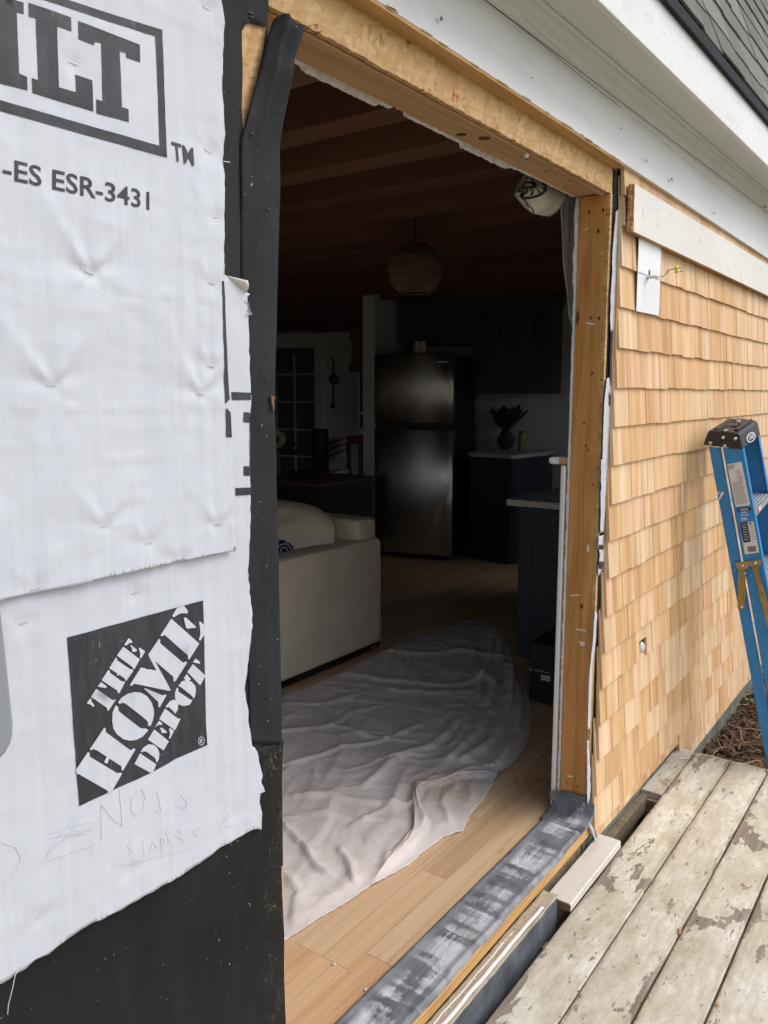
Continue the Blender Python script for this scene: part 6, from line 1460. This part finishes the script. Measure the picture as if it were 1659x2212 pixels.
part('label_print', B().grid([[side('J', x, y, .002) for x, y in band3], [side('J', 595 + (x - 595) * .7, 1128 + (y - 1128) * .7, .002) for x, y in band3]]), MT['lbl'], l3)
ladtext('ADVANCED', [side('J', *p, .002) for p in ((562, 1134), (650, 1124), (652, 1142), (565, 1152))], 'lbl', l3)
ladtext('250lb.', [side('J', *p, .002) for p in ((560, 1170), (634, 1160), (638, 1190), (565, 1200))], 'lbl', l3, .03)
l4 = decal([(548, 1222), (698, 1205), (757, 1537), (606, 1556)], 'lbl'); decal([(549, 1224), (632, 1214), (668, 1422), (590, 1434)], 'lblnavy', w_=-.0012, par=l4, name='label_print')
for i in range(7):
    y = 1242 + 26 * i; x = 572 + 4.5 * i; decal([(x, y), (x + 48, y - 6), (x + 50, y + 3), (x + 2, y + 9)], 'lblgrey', w_=-.0018, par=l4, name='label_print')
    x2 = 650 + 5 * i; decal([(x2, y - 6), (x2 + 42, y - 11), (x2 + 44, y - 2), (x2 + 2, y + 3)], 'lblgrey', w_=-.0018, par=l4, name='label_print')
ladtext('6ft', [side('J', *p, .0018) for p in ((645, 1218), (676, 1214), (680, 1240), (650, 1245))], 'lblnavy', l4, .02)
for i in range(14):
    x = 632 + 6.4 * i; wd_ = (4.2, 2.2, 3.2)[i % 3]; decal([(x, 1474 - i * .5), (x + wd_, 1473 - i * .5), (x + wd_ + 8, 1530 - i * .5), (x + 8, 1531 - i * .5)], 'black', w_=-.0014, par=l4, name='barcode_bar')
# spreader bracket and folded arms
def plate(k, pts, mat, w0, th, name, par=ld, bevel=.001): return part(name, B().prism([side(k, a, b, w0) for a, b in pts], -LW * th), MT[mat], par, bevel=bevel)
sb = plate('J', [(500, 1650), (545, 1638), (640, 1628), (768, 1606), (782, 1650), (760, 1690), (720, 1700), (690, 1698), (668, 1680), (640, 1680), (632, 1712), (540, 1722), (520, 1700)], 'brass', -.003, .003, 'spreader_bracket')
plate('J', [(542, 1716), (612, 1708), (616, 1760), (606, 2110), (596, 2140), (560, 2150), (528, 2130), (526, 2080)], 'brass', -.0065, .003, 'spreader_arm'); plate('J', [(558, 1730), (572, 1728), (562, 2080), (548, 2082)], 'brass', -.0098, .002, 'arm_rib')
plate('J', [(590, 1726), (600, 1725), (594, 2070), (583, 2072)], 'brass', -.0098, .002, 'arm_rib')
plate('J', [(688, 1700), (742, 1690), (800, 1900), (880, 2212), (930, 2400), (870, 2420), (820, 2240)], 'brass', -.0065, .003, 'spreader_arm'); plate('J', [(706, 1704), (720, 1702), (868, 2260), (850, 2264)], 'brass', -.0098, .002, 'arm_rib')
for x, y in ((580, 1676), (716, 1650), (570, 2114)): part('rivet', B().ball(side('J', x, y, -.008), .0075, 10, 6), MT['alu'], ld, smooth=True)
# paint marks
for pts in ([(322, 985), (352, 896), (375, 890), (383, 902), (360, 945), (328, 988)], [(315, 905), (330, 885), (336, 872), (330, 910), (345, 914), (322, 920)], [(598, 1752), (618, 1744), (622, 1758), (604, 1768)], [(818, 1738), (828, 1730), (832, 1745), (822, 1750)]): 
    part('paint_mark', B().prism([side('J', a, b, .0115 if a < 500 else -.011) for a, b in pts], -LW * .0006), MT['lbl'], ld)
rp = random.Random(4)
for i in range(26):
    x, y = rp.choice([(rp.uniform(330, 480), rp.uniform(1000, 1400)), (rp.uniform(600, 640), rp.uniform(500, 900)), (rp.uniform(640, 740), rp.uniform(1700, 2100)), (rp.uniform(380, 480), rp.uniform(500, 900)), (rp.uniform(480, 600), rp.uniform(1500, 2100))]); L_ = rp.uniform(2, 9)
    part('paint_mark', B().prism([side('J', a, b, .0035 if x > 540 else .0112) for a, b in ((x, y), (x + 3, y - 1), (x + 1, y + L_ * 2), (x - 2, y + L_))], -LW * .0004), MT['lbl'], ld)
for w0 in (.0, LWD - .03):
    for d in (-.021 + SLOPE * (H1 - H0), -.078 + SLOPE * (H1 - H0)):
        g = B(); g.obox(L3(d + .004, w0, H1 - .02), LD * (-.05 if d > -.45 else -.09), LW * .035, LZ * .05); part('rubber_foot', g, MT['black'], ld, bevel=.004)
